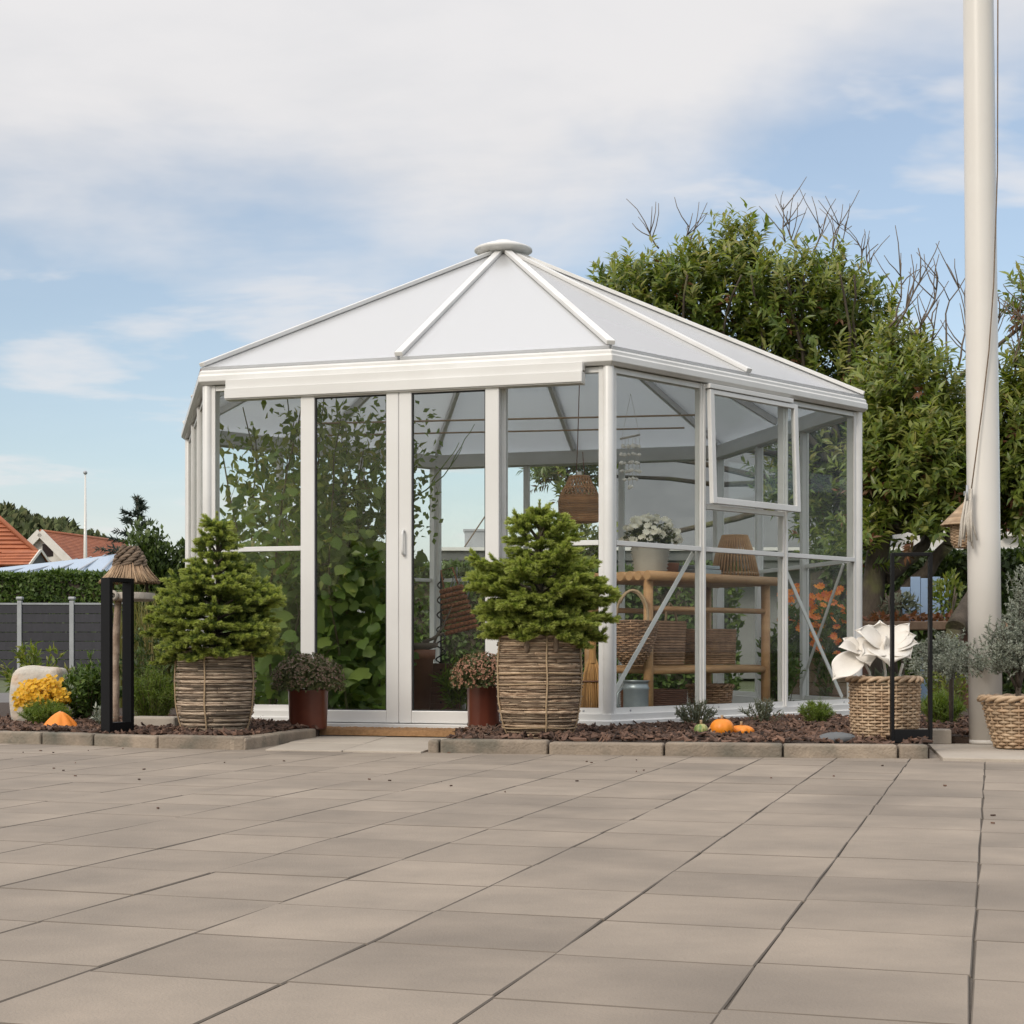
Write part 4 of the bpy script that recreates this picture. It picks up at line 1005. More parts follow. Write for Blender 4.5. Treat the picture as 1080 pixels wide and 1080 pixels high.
spruce(ps1, (ca.x + .005, ca.y, ca.z + .375), .70, [(0, .30), (.14, .35), (.31, .33), (.43, .26), (.52, .17), (.62, .105), (.74, .10), (.80, .055), (.88, .06), (1, .015)], 16, 12, 10, 'sprucedark')
cb = Vector(((569 - 540) * 7.3 / F, 7.32, BZ)); ps2 = thing('potted_spruce', 'small spruce in the browner twig-wrapped tub with cord handles right of the doors', 'potted tree', cb, 'spruces in twig-wrapped tubs')
tb2 = tub(ps2, cb, .475, [(0, .144), (.06, .172), (.18, .194), (.32, .199), (.42, .193), (.475, .186)], 37, [-1.55 + .13, -2.8, -.35], (.015, .05, .25, .30))
for a in (-1.88, -1.2):
    hb = MB(); r0 = .198; hb.tube([(cb.x + r0 * math.cos(a), cb.y + r0 * math.sin(a), cb.z + z) for z in (.49, .46, .42, .395)], [.008, .011, .014, .008], 7); hb.build('cord_handle', M['thatchrope'], tb2)
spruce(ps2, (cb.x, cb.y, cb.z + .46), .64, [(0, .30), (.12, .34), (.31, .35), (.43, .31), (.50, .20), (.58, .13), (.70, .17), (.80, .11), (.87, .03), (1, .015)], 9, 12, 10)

# ---- dome shaped mums in rust coloured pots
def mum(label, c, rad, ph, pr, top, seed, tilt=0):
    t = thing('potted_mum', label, 'potted flower', c, 'mums in rust-red pots'); cx, cy, cz = c
    mb = MB(); n = 10                                            # fluted, slightly faceted pot
    mb.lathe([(0, .0), (pr * .90, .0), (pr * .93, .01), (pr, ph - .012), (pr * 1.05, ph - .008), (pr * 1.05, ph), (pr * .93, ph), (pr * .9, ph - .03), (0, ph - .03)], c, 40, True, lambda a, z: 1 + .012 * math.cos(10 * a))
    mb.build('pot', M['rust'], t)
    lv = Leaves(); fl2 = Leaves(); st = MB(); cz2 = cz + ph + rad * .18; rg = np.random.default_rng(seed); rr = random.Random(seed)
    def dome(n, r0, r1):
        d = rdir(n); d[:, 2] = np.abs(d[:, 2]) * 1.05 - .28; d = unit(d); r = rg.uniform(r0, r1, n) * rad
        lump = 1 + .05 * np.sin(d[:, 0] * 9) * np.cos(d[:, 1] * 8)
        return np.array([cx, cy, cz2]) + d * (r * lump)[:, None] * np.array([1, 1, .80]), d
    p, d = dome(3600, .5, 1.0); lv.add(p, d * .7 + rdir(3600) * .7 + [0, 0, .3], d + rdir(3600) * .5, ru(.014, .03, 3600), .011, 'leaf')
    p, d = dome(1500, .93, 1.06); keep = d[:, 2] > rg.uniform(-.35, .55, 1500); p, d = p[keep], d[keep]
    for k in range(5):
        m_ = len(p); fl2.add(p, unit(np.cross(d, rdir(m_))) + d * .5, d, .0085, .006, 'petal')
    lv.build('foliage', M['mum'], t); fl2.build('blossoms', top, t)
    for i in range(40):
        d = Vector((rr.gauss(0, 1), rr.gauss(0, 1), rr.uniform(.2, 1.6))).normalized(); st.tube([(cx + d.x * .02, cy + d.y * .02, cz + ph - .03), (cx + d.x * rad * .5, cy + d.y * rad * .5, cz2 + d.z * rad * .4), (cx + d.x * rad * .9, cy + d.y * rad * .9, cz2 + d.z * rad * .7)], .0018, 4)
    st.build('stems', M['stem'], t)
q1 = Vector(((325 - 540) * 8.13 / F, 8.13, BZ)); mum('dome-shaped mum with dull purple buds in a rust-red pot by the doormat corner', q1, .182, .205, .103, M['mumbud'], 41)
q2 = Vector(((510 - 540) * 8.08 / F, 8.08, BZ)); mum('dome-shaped mum with copper pink blooms in a rust-red pot beside the spruce tub', q2, .165, .225, .085, M['mumpink'], 42)
# ---- coir doormat
a, b = FP(5, sface(5, 322, .12), .135, .012), FP(5, sface(5, 500, .12), .135, .012)
dm_ = MB(); d = (b - a).normalized(); n = Vector((d.y, -d.x, 0)); nx_, ny_ = 90, 26
for j in range(ny_ + 1):
    for i in range(nx_ + 1):
        q = a.lerp(b, i / nx_) + n * (.30 * j / ny_); e = (i in (0, nx_)) or (j in (0, ny_)); dm_.v.append((q.x, q.y, .012 if e else .040 + random.Random(i * 99 + j).uniform(-.003, .004)))
for j in range(ny_):
    for i in range(nx_): dm_.f.append((j * (nx_ + 1) + i, (j + 1) * (nx_ + 1) + i, (j + 1) * (nx_ + 1) + i + 1, j * (nx_ + 1) + i + 1)); dm_.sm.append(False)
tag(dm_.build('doormat', M['coir']), 'brown coir doormat on the step under the glass doors', 'doormat')

# ---- tall black frame lanterns
def lantern(label, c, ang, w, dpt, h, bw):
    t = thing('frame_lantern', label, 'lantern', c, 'tall black frame lanterns'); m = Matrix.Rotation(ang, 3, 'Z'); c = Vector(c)
    mb = MB()
    for sx in (-1, 1): mb.box(c + m @ Vector((sx * (w - bw) / 2, 0, h / 2)), (bw, dpt, h), m)
    mb.box(c + m @ Vector((0, 0, h - bw / 2)), (w - 2 * bw, dpt * .96, bw), m); mb.build('frame', M['black'], t, bevel=.0015)
    mb = MB(); mb.box(c + m @ Vector((0, 0, .032)), (w - 2 * bw, dpt * .94, .058), m); tr = mb.build('tray', M['black'], t, bevel=.002)
    return t
lantern('black frame lantern standing in front of the thatched bird feeder', G(124, 775, BZ), R(52), .146, .066, .752, .020)
lantern('black frame lantern standing in front of the white metal flower', (G(954.5, 782.5, BZ).x, 6.86, BZ), R(-6), .176, .05, .83, .014)

# ---- thatched bird feeder on a birch pole
qf = Vector(((137 - 540) * 8.3 / F, 8.3, BZ)); tfd = thing('bird_feeder', 'round bird feeder with conical thatched roof on a peeling birch pole', 'bird feeder', qf)
zf = lambda y, Y=8.3: EYE - (y - YH) * Y / F
mb = MB(); limb(mb, (qf.x - .07, qf.y, BZ - .02), (qf.x - .06, qf.y, zf(634)), .020, .018, .02, 3, 8, 9); mb.build('pole', M['birch'], tfd)
mb = MB(); mb.lathe([(0, zf(634)), (.115, zf(634)), (.13, zf(632)), (.13, zf(626)), (.118, zf(625)), (.115, zf(630)), (0, zf(630))], (qf.x, qf.y, 0), 28); mb.build('tray', M['driftwood'], tfd, bevel=.002)
mb = MB(); q = (qf.x - .055, qf.y - .13, zf(629)); mb.lathe([(.012, -.012), (.026, -.010), (.028, .012), (.014, .014)], (0, 0, 0), 14); mb.v = [(q[0] + v[0], q[1] - v[2], q[2] + v[1]) for v in mb.v]; mb.build('perch_ring', M['driftwood'], tfd)
for a in (.4, 1.97, 3.54, 5.1):
    mb = MB(); mb.tube([(qf.x + .095 * math.cos(a), qf.y + .095 * math.sin(a), zf(631)), (qf.x + .085 * math.cos(a), qf.y + .085 * math.sin(a), zf(611))], .008, 6); mb.build('strut', M['barkgrey'], tfd)
mb = MB(); rr = random.Random(2)
for i in range(460):
    a = rr.uniform(0, 6.283); r0, r1 = .080, .152 * rr.uniform(.93, 1.05); z0, z1 = zf(597) + rr.uniform(-.01, .012), zf(614.5) + rr.uniform(-.006, .008); lay = rr.uniform(-.008, .004); da = rr.uniform(-.06, .06)
    mb.tube([(qf.x + (r0 + lay) * math.cos(a), qf.y + (r0 + lay) * math.sin(a), z0), (qf.x + ((r0 + r1) / 2 + lay - .006) * math.cos(a + da / 2), qf.y + ((r0 + r1) / 2 + lay - .006) * math.sin(a + da / 2), (z0 + z1) / 2), (qf.x + (r1 + lay) * math.cos(a + da), qf.y + (r1 + lay) * math.sin(a + da), z1)], [.0035, .004, .0025], 4)
mb.lathe([(.07, zf(597)), (.138, zf(613)), (.13, zf(613.5)), (.06, zf(599))], (qf.x, qf.y, 0), 24); mb.build('thatched_roof', M['thatch'], tfd)
mb = MB()
for lv_, (rr0, yy) in enumerate(((.083, 596), (.080, 592), (.073, 588), (.062, 584), (.050, 580.5), (.040, 578.5))):
    for s_ in range(9):
        a0 = s_ * .7 + lv_ * .3; mb.tube([(qf.x + rr0 * math.cos(a0 + x * .9), qf.y + rr0 * math.sin(a0 + x * .9), zf(yy) + (x - .5) * .022) for x in np.linspace(0, 1, 7)], [.004, .008, .0095, .0095, .0095, .008, .004], 6)
mb.lathe([(.07, zf(598)), (.07, zf(590)), (.045, zf(580)), (.0, zf(577.5))], (qf.x, qf.y, 0), 20); mb.build('roof_knot', M['thatchrope'], tfd)

# ---- gourds, stone, small planting
def gourd(name, label, c, s, ribs, m, seed, stemd=(0, 0, 1), cat='gourd', lobe=.10):
    t = thing(name, label, cat, c); mb = MB(); cx, cy, cz = c; nu, nv = 48, 16; vs = []
    for i in range(nv + 1):
        th = math.pi * i / nv
        for k in range(nu):
            a = 2 * math.pi * k / nu; q = 1 + lobe * (abs(math.cos(ribs * a / 2)) - .6) * math.sin(th); dip = .10 * math.exp(-(th / .35) ** 2) + .08 * math.exp(-((math.pi - th) / .4) ** 2)
            vs.append((cx + s[0] * q * math.sin(th) * math.cos(a), cy + s[1] * q * math.sin(th) * math.sin(a), cz + s[2] + s[2] * (math.cos(th) * (1 - dip))))
    mb.add(vs, [(i * nu + k, (i + 1) * nu + k, (i + 1) * nu + (k + 1) % nu, i * nu + (k + 1) % nu) for i in range(nv) for k in range(nu)], True); mb.build('skin', m, t)
    st = MB(); p = Vector((cx, cy, cz + 2 * s[2] * .93)); st.tube([p, p + Vector((stemd[0] * .01, stemd[1] * .01, .012)), p + Vector((stemd[0] * .03, stemd[1] * .03, .02))], [.008, .006, .007], 6); st.build('stalk', M['twine'], t)
    return t
q = G(61, 770, BZ); 
to_ = thing('pumpkin', 'orange star-shaped gourd lying on the bark by the yellow flowers', 'gourd', q); mb = MB(); nu, nv = 60, 14; vs = []   # scalloped, pointed up
for i in range(nv + 1):
    f = i / nv; rad = .098 * min(1, .55 + f * 3) * (1.02 - f) ** .62
    z = .092 * f
    for k in range(nu):
        a = 2 * math.pi * k / nu; w = 1 + .16 * (abs(math.cos(4 * a)) - .55) * math.sin(math.pi * f)
        vs.append((q.x + rad * w * math.cos(a), q.y + .05 + rad * w * math.sin(a) * .9, BZ + z))
mb.add(vs, [(i * nu + k, i * nu + (k + 1) % nu, (i + 1) * nu + (k + 1) % nu, (i + 1) * nu + k) for i in range(nv) for k in range(nu)] + [tuple(range(nv * nu, nv * nu + nu))], True)
mb.build('skin', M['orange'], to_); mb = MB(); mb.tube([(q.x, q.y + .05, BZ + .078), (q.x - .006, q.y + .05, BZ + .094)], [.010, .006], 7); mb.build('stalk', M['beige'], to_)
q = G(763, 779, BZ); gourd('pumpkin', 'round bright orange pumpkin on the bark between the beige and squat gourds', (q.x, q.y + .05, BZ), (.055, .053, .046), 10, M['orange'], 1, cat='pumpkin', lobe=.05)
q = G(785, 778, BZ); gourd('pumpkin', 'small squat ribbed orange pumpkin lying at the end of the gourds', (q.x - .008, q.y + .04, BZ), (.058, .04, .029), 9, M['orange'], 2, cat='pumpkin', lobe=.16)
q = G(741, 778, BZ); gourd('gourd', 'green and beige striped gourd at the end of the row', (q.x, q.y + .06, BZ), (.033, .036, .032), 8, M['gourdgreen'], 3, lobe=.04)
q = G(754.5, 779, BZ); gourd('gourd', 'small plain beige gourd touching the round orange pumpkin', (q.x - .002, q.y + .06, BZ), (.026, .028, .029), 8, M['beige'], 4, lobe=.03)
q = G(42, 755, BZ); mb = MB(); rr = random.Random(9)
bm = bmesh.new(); bmesh.ops.create_cube(bm, size=1); bmesh.ops.subdivide_edges(bm, edges=bm.edges[:], cuts=9, use_grid_fill=True)
for v in bm.verts:
    x, y, z = v.co; k = 6.5; l = (abs(2 * x) ** k + abs(2 * y) ** k + abs(2 * z) ** k) ** (1 / k); v.co = Vector((x, y, z)) / max(l, 1e-6) * 1.0
    v.co *= 1 + .025 * math.sin(x * 9 + z * 5) + .02 * math.sin(y * 11 - z * 7); v.co.x *= 1 - .06 * v.co.z
bm.verts.index_update(); Ys_ = 8.75; zt_ = EYE - (703 - YH) * Ys_ / F
mb.add([( (42 - 540) * Ys_ / F + v.co.x * .275, Ys_ + v.co.y * .24, BZ - .02 + (v.co.z + .5) * (zt_ - BZ + .02)) for v in bm.verts], [tuple(v.index for v in f.verts) for f in bm.faces], True); bm.free()
stn = tag(mb.build('standing_stone', M['stone']), 'pale rounded stone block behind the yellow flowers', 'stone')
def tuft(name, label, c, rad, h, n, m, L, Wd, shape='blade', cat='plant', blooms=None, seed=1, stems=16, group=None):
    """upright bushy plant: stems fanning from the base, small leaves along them"""
    t = thing(name, label, cat, c, group); rr = random.Random(seed); rg = np.random.default_rng(seed); lv = Leaves(); st = MB(); fl2 = Leaves(); per = max(3, n // stems)
    for i in range(stems):
        a = rr.uniform(0, 6.283); q = math.sqrt(rr.random()); e = Vector((c[0] + rad * q * math.cos(a), c[1] + rad * q * math.sin(a), c[2] + h * (1 - .45 * q * q) * rr.uniform(.75, 1.05)))
        b = Vector((c[0] + rad * .35 * q * math.cos(a), c[1] + rad * .35 * q * math.sin(a), c[2])); m_ = b.lerp(e, .5) + Vector((0, 0, .1 * h)); st.tube([b, m_, e], [.0025, .002, .001], 4, caps=False)
        f = rg.uniform(.12, 1, per)[:, None]; p = np.where(f < .5, arr(b) * (1 - 2 * f) + arr(m_) * 2 * f, arr(m_) * (2 - 2 * f) + arr(e) * (2 * f - 1))
        dr = arr((e - b).normalized()); lv.add(p + rdir(per) * rad * .05, rdir(per) * .9 + dr * .8, rdir(per) + [0, -.3, .6], ru(.6, 1.2, per) * L, ru(.7, 1.2, per) * Wd, shape)
        if blooms:
            for _ in range(blooms[1]):
                pb = e + Vector((rr.gauss(0, 1), rr.gauss(0, 1), rr.gauss(0, .6))) * blooms[3]
                blooms_at(fl2, [arr(pb)], blooms[2], blooms[2] * .62, rg=rg)
    lv.build('foliage', m, t); st.build('stems', M['stem'], t)
    if blooms: fl2.build('blossoms', blooms[0], t)
    return t
px_at = lambda px, Y: (px - 540) * Y / F
tuft('flowering_plant', 'mound of golden yellow flowers against the pale stone', (px_at(43, 8.5), 8.52, BZ), .115, .235, 2200, M['feather'], .03, .006, cat='flower', blooms=(M['yellow'], 17, .014, .026), seed=3, stems=90)
tuft('feathery_plant', 'feathery bright green plant just above the star-shaped gourd', (px_at(46, 8.25), 8.27, BZ), .135, .15, 5200, M['feather'], .030, .0032, 'blade', seed=4, stems=80)
tuft('leafy_shrub', 'leafy green shrub between the pale stone and black lantern', (px_at(91, 8.6), 8.65, BZ), .165, .37, 1900, M['hedge'], .05, .018, 'leaf', 'shrub', seed=5, stems=46)
tuft('leafy_shrub', 'taller thin green shrub behind the pale stone', (px_at(38, 9.6), 9.6, BZ), .23, .45, 700, M['laurel2'], .065, .02, 'leaf', 'shrub', seed=6, stems=22)
tuft('silver_plant', 'small silvery plant at the foot of the black lantern', (px_at(104, 8.1), 8.15, BZ), .05, .14, 160, M['sage'], .03, .012, 'leaf', seed=16, stems=12)
tuft('rosemary_bush', 'soft green needle-leaved bush between black lantern and twig tub', (px_at(161, 8.5), 8.5, BZ), .165, .33, 5600, M['feather'], .032, .0034, 'blade', 'shrub', seed=7, stems=90)
tuft('wild_stems', 'loose weedy stems under the tall grass beside the feeder', (px_at(158, 9.6), 9.6, BZ), .22, .62, 900, M['darkleaf'], .055, .014, 'leaf', 'plant', seed=17, stems=34)
sl = MB(); q = G(167, 768, BZ); sl.box((q.x + .04, 7.98, BZ + .035), (.26, .12, .07), R(-14)); tag(sl.build('concrete_block', M['doorslab'], bevel=.01), 'pale concrete block lying behind the left twig tub', 'block')
q = G(741, 772, BZ); tuft('lavender_clump', 'larger grey-green lavender clump just behind the gourds', (q.x, 8.13, BZ), .12, .155, 900, M['lav'], .028, .0055, 'blade', 'plant', seed=8, stems=50, group='lavender clumps by the greenhouse sill')
tuft('lavender_clump', 'sparser lavender clump between the gourds and bright green tuft', (px_at(803, 8.55), 8.5, BZ), .12, .15, 560, M['lav'], .030, .006, 'blade', 'plant', seed=9, stems=30, group='lavender clumps by the greenhouse sill')
tuft('herb_tuft', 'bright green rounded herb tuft against the greenhouse sill', (px_at(862, 8.3), 8.35, BZ), .10, .145, 2600, M['feather'], .028, .0036, 'blade', 'plant', seed=10, stems=60)
tuft('herb_tuft', 'fresh green grassy tuft under the silver juniper', (px_at(993, 8.4), 8.4, BZ), .115, .19, 2400, M['feather'], .05, .004, 'blade', 'plant', seed=11, stems=70)
for (px, py, l, w, a, lab) in ((884, 785, .17, .10, .4, 'flat grey slate piece leaning on the wicker basket'), (897, 761, .07, .05, .2, 'small reddish stone at the foot of the bright green tuft'), (718, 776, .035, .03, 1, 'dark pebble lying at the end of the gourds'), (806, 770, .05, .035, .7, 'dark brown stone on the bark behind the squat pumpkin')):
    q = G(px, py, BZ); mb = MB(); mb.blob((q.x, q.y + .04, BZ + w * .22), (l / 2, w / 2, w * .28), int(px), .16, 20, 12, True); tag(mb.build('stone', M['slate'] if px in (884, 718) else M['barkgrey'] if px == 806 else M['terra']), lab, 'stone')

# ---- wicker baskets
def wicker(prof, c, rows, stakes, sr, mb=None, tw=1.0, n_per=4):
    mb = mb or MB(); cx, cy, cz = c; zs = [p[0] for p in prof]; rs = [p[1] for p in prof]; h = zs[-1]; nseg = stakes * n_per
    amp = sr * .95
    for j in range(rows):
        z = sr + (h - 2 * sr) * j / (rows - 1); ph = math.pi * (j % 2); r0 = float(np.interp(z, zs, rs))
        pts = []
        for i in range(nseg):
            a = 2 * math.pi * i / nseg; r1 = r0 + amp * math.cos(stakes / 2 * a + ph); pts.append((cx + r1 * math.cos(a), cy + r1 * math.sin(a), cz + z + sr * .25 * math.sin(3 * a + j)))
        mb.tube(pts, sr * (.85 + .25 * ((j * 7) % 5) / 5), 6, closed=True)
    for i in range(stakes):
        a = 2 * math.pi * i / stakes
        mb.tube([(cx + float(np.interp(z, zs, rs)) * math.cos(a), cy + float(np.interp(z, zs, rs)) * math.sin(a), cz + z) for z in np.linspace(0, h, 6)], sr * .8, 5)
    return mb
def braid(r, c, z, th, n=22):
    mb = MB()
    for i in range(n):
        a0 = 2 * math.pi * i / n; w = 2 * math.pi / n * 2.4; pts = []
        for k in range(9):
            f = k / 8; a = a0 + w * f; rr1 = r + th * .75 * math.cos(math.pi * f * 1.0); pts.append((c[0] + rr1 * math.cos(a), c[1] + rr1 * math.sin(a), c[2] + z + th * .9 * math.sin(math.pi * f)))
        mb.tube(pts, [th * .30, th * .42, th * .46, th * .46, th * .46, th * .46, th * .46, th * .42, th * .30], 6)
    return mb
wb = G(931, 783, BZ); wb = Vector((px_at(933, 7.14), 7.14, BZ)); bk = thing('wicker_basket', 'pale round wicker basket behind the black lantern holding the white flower', 'basket', wb)
wicker([(0, .140), (.12, .149), (.262, .152)], wb, 20, 30, .0062).build('weave', M['wicker'], bk); braid(.152, wb, .264, .020).build('rim', M['wicker'], bk)
mb = MB(); mb.lathe([(0, .01), (.130, .01), (.140, .2), (0, .2)], wb, 24); mb.build('fill', M['soil'], bk)
wb2 = Vector((px_at(1078, 7.0), 7.02, .016)); bk2 = thing('wicker_basket', 'tapering wicker basket with grey shrub at the foot of the flagpole', 'basket', wb2)
wicker([(0, .105), (.1, .135), (.205, .160)], wb2, 15, 26, .0070).build('weave', M['wicker'], bk2); braid(.165, wb2, .208, .022, 20).build('rim', M['wicker'], bk2)
mb = MB(); mb.lathe([(0, .01), (.095, .01), (.145, .17), (0, .17)], wb2, 24); mb.build('fill', M['soil'], bk2)

# ---- white sheet-metal flower
fw = thing('metal_flower', 'white painted metal flower with broad curling petals in wicker basket', 'flower ornament', (wb.x, wb.y, .25))
def petal(base, d, up, L, Wd, curl, cup, seed=0, tipw=.55):
    rr = random.Random(seed); mb = MB(); d = Vector(d).normalized(); up = Vector(up); s = d.cross(up).normalized(); u = s.cross(d).normalized(); nu, nv = 16, 12; base = Vector(base)
    ph = rr.uniform(0, 6.28)
    for i in range(nu + 1):
        f = i / nu; w = Wd * (math.sin(math.pi * (f * .72 + .12)) ** .8) * (1 if f < .7 else 1 - .90 * ((f - .7) / .3) ** 3.0)
        for j in range(nv + 1):
            g = j / nv * 2 - 1
            p = base + d * (L * (f - .12 * g * g * f)) + s * (w * g * .5) + u * (curl * L * math.sin(f * 1.9) - curl * 1.25 * L * max(0, f - .6) ** 2 * 3 + cup * Wd * g * g * (.4 + .6 * f) + .012 * Wd * math.sin(5 * f + 4 * g + ph))
            mb.v.append(tuple(p))
    for i in range(nu):
        for j in range(nv): a = i * (nv + 1) + j; mb.f.append((a, a + 1, a + nv + 2, a + nv + 1)); mb.sm.append(True)
    return mb
fc = P(931, 690, 7.10); k_ = 7.10 / F
fcb = P(906, 689, 7.08)
for i, (bx_, by_, tx_, ty_, dy_, w_, cu_) in enumerate(((935, 681, 938, 703, -.11, 44, .25), (932, 682, 902, 666, -.03, 26, .2), (932, 684, 909, 693, -.09, 28, .25), (930, 684, 928, 655, .02, 26, -.1), (934, 682, 916, 660, .06, 20, .1), (938, 682, 942, 659, .07, 22, .1), (938, 682, 959, 658, .02, 18, .1),
        (940, 682, 966, 671, -.02, 22, .2), (940, 684, 969, 680, -.05, 20, .25), (939, 684, 960, 696, -.09, 28, .3), (934, 684, 934, 671, -.05, 18, -.2),
        (908, 690, 879, 718, -.06, 30, .2), (906, 688, 884, 684, -.04, 18, .35), (905, 686, 889, 674, .02, 16, .2), (908, 687, 917, 703, -.06, 22, .3), (907, 686, 913, 672, .03, 16, .1))):
    b0 = P(bx_, by_, 7.10); t0 = P(tx_, ty_, 7.10 + dy_); d = t0 - b0
    petal(b0, d, (0, -.72, .7), d.length * 1.04, w_ * k_, cu_ * .5, .13, i).build('petal', M['white'], fw, solid=.002)
for e in (fc, fcb, P(952, 700, 7.08)):
    mb = MB(); b = Vector((wb.x + (e.x - wb.x) * .35, wb.y, .24)); mb.tube([b, b.lerp(e, .5) + Vector((.01, -.01, .01)), e], .006, 7); mb.build('stem', M['white'], fw)
mb = MB()
for i in range(14): a = i * 2.4; mb.blob(fc + Vector((.02 * math.cos(a) * (i / 14), .02 * math.sin(a) * (i / 14), .03 + .012 * (1 - i / 14))), (.006, .006, .009), i, .05, 8, 6)
mb.build('flower_centre', M['white'], fw)
tuft('basket_greenery', 'small dark leaves under the white metal flower in the basket', (wb.x, wb.y, .24), .10, .11, 260, M['lav'], .05, .02, 'leaf', 'plant', seed=19, stems=16)

# ---- silver juniper with drooping sprays, silver shrub in the small basket
def juniper(name, label, c, arms, m, seed, cat='shrub', spray=.055, fmin=.28, trunk=.33):
    t = thing(name, label, cat, c); rr = random.Random(seed); rg = np.random.default_rng(seed); lv = Leaves(); st = MB()
    for (e, th) in arms:
        e = Vector(e); b = Vector(c); b2 = b + Vector((rr.gauss(0, .006), rr.gauss(0, .006), trunk * rr.uniform(.8, 1.0))); st.tube([b, b.lerp(b2, .5) + Vector((rr.gauss(0, .004), rr.gauss(0, .004), 0)), b2], [.010, .009, .007], 6); b = b2; pts = [b.lerp(e, f) + Vector((0, 0, .04 * math.sin(math.pi * f * .9))) for f in np.linspace(0, 1, 8)]; st.tube(pts, [.009 * (1 - f * .8) for f in np.linspace(0, 1, 8)], 6)
        for i in range(int(th * 85)):
            f = rr.uniform(fmin, 1.03); q = b.lerp(e, f) + Vector((0, 0, .04 * math.sin(math.pi * min(1, f) * .9))) + Vector((rr.gauss(0, 1.5), rr.gauss(0, 1.2), rr.gauss(0, .55))) * .03 * th
            d = (e - b).normalized() + Vector((rr.gauss(0, .6), rr.gauss(0, .6), rr.gauss(.15, .45))); d.normalize(); tip = q + d * spray * rr.uniform(.7, 1.4); st.tube([q, tip], .0012, 3, caps=False)
            n = 26; ff = rg.uniform(0, 1, n)[:, None]; lv.add(arr(q) * (1 - ff) + arr(tip) * ff, rdir(n) * .8 + arr(d) * .7, rdir(n), ru(.009, .017, n), .0042, 'blade')
    lv.build('foliage', m, t); st.build('stems', M['barkgrey'], t); return t
jb = (px_at(1006, 8.2), 8.25, BZ)
mb = MB()
juniper('juniper_shrub', 'spreading silver-green juniper with drooping sprays beside the flagpole', jb, [(P(968, 690, 7.8), 1.0), (P(972, 708, 7.75), 1.0), (P(990, 682, 7.8), 1.0), (P(985, 712, 7.6), 1.0), (P(1003, 684, 7.8), .9), (P(1010, 712, 7.55), 1.0), (P(1028, 694, 7.3), 1.0), (P(1044, 703, 7.15), .9), (P(1000, 700, 7.5), 1.2), (P(1036, 712, 7.15), .8), (P(1018, 704, 7.25), 1.1)], M['sage'], 51)
tuft('yellow_green_shrub', 'low yellow-green shrub above the silver juniper', (px_at(998, 8.9), 8.9, BZ), .16, .50, 800, M['laurel2'], .035, .014, 'leaf', 'shrub', seed=23, stems=36)
cb2 = (wb2.x - .01, wb2.y, .19)
juniper('silver_shrub', 'silver-leaved shrub with bare crooked stems in the tapering basket', cb2, [(P(1055, 668, 7.0), 1.0), (P(1062, 690, 6.95), 1.2), (P(1075, 650, 7.05), .8), (P(1082, 612, 7.1), .9), (P(1080, 690, 7.0), 1.4), (P(1095, 670, 7.0), 1.3), (P(1050, 705, 6.95), .7), (P(1076, 630, 7.05), .5), (P(1100, 640, 7.1), 1.0)], M['sage'], 52, 'shrub', .055, .35, .10)

# ---- flagpole, halyard, wicker bird house
fpb = G(1044.5, 785, .014); fpx, fpy = fpb.x, fpb.y + .07
fp = thing('flagpole', 'thick white flagpole with rope beside the wicker basket', 'flagpole', (fpx, fpy, .014))
mb = MB(); lean = -.036 / 3.6
mb.lathe([(0, 0), (.078, 0), (.078, .01), (.0765, .02)], (fpx, fpy, .014), 40)
zz = [.03, 1.0, 2.0, 3.0, 4.0, 6.5, 9.0]; rs_ = [.0765, .0752, .0735, .071, .0675, .055, .04]
b0 = len(mb.v); mb.tube([(fpx + lean * z, fpy, z) for z in zz], rs_, 40); mb.build('pole', M['polew'], fp)
mb = MB(); mb.blob((fpx + lean * 9, fpy, 9.05), (.06, .06, .05), amp=0); mb.build('finial', M['polew'], fp)
mb = MB(); rp = [(1052, 180), (1048, 300), (1043, 370), (1036, 430), (1028, 490), (1024, 520)]
mb.tube([(px_at(px, fpy - .09), fpy - .09, EYE - (py - YH) * (fpy - .09) / F) for px, py in [(1053, -250)] + rp], .0032, 6); mb.build('rope', M['thatchrope'], fp)
mb = MB(); q = P(1024, 520, fpy - .085); mb.box(q + Vector((-.012, .01, 0)), (.03, .03, .02)); mb.tube([q + Vector((-.02, -.01, .035)), q + Vector((-.02, -.01, -.035))], .006, 6); mb.build('cleat', M['steel'], fp)
bh = P(1019, 578, fpy + .17); bht = thing('bird_house', 'small wicker bird house hanging from the white flagpole', 'bird house', bh)
mb = MB(); wicker([(0, .050), (.03, .066), (.12, .072)], bh, 17, 18, .0042, mb); mb.build('weave', M['wicker'], bht)
mb = MB()
for i in range(17):
    f = i / 16; rr0 = .105 * (1 - f) + .010; z = .112 + .105 * f; mb.tube([(bh.x + rr0 * math.cos(a), bh.y + rr0 * math.sin(a), bh.z + z) for a in np.linspace(0, 6.283, 33)[:-1]], .0052, 6, closed=True)
mb.build('roof', M['wicker'], bht)
mb = MB(); mb.tube([bh + Vector((0, 0, .21)), bh + Vector((.03, -.06, .26)), Vector((fpx - .03, fpy + .05, bh.z + .28))], .003, 5); mb.build('hanger', M['rope'], bht)
dr = P(1020, 577, fpy - .09); mb = MB(); rr = random.Random(6)
for i in range(16):
    x = rr.uniform(-.026, .026); mb.tube([dr + Vector((x * .5 + .012, rr.uniform(-.01, .01), .27)), dr + Vector((x, rr.uniform(-.012, .012), .12)), dr + Vector((x * 1.5 + rr.uniform(-.01, .01), rr.uniform(-.012, .012), rr.uniform(-.01, .04)))], [.004, .0065, .003], 6)
tag(mb.build('rope_tassel', M['rope']), 'frayed white rope hanging against the flagpole by the bird house', 'rope')

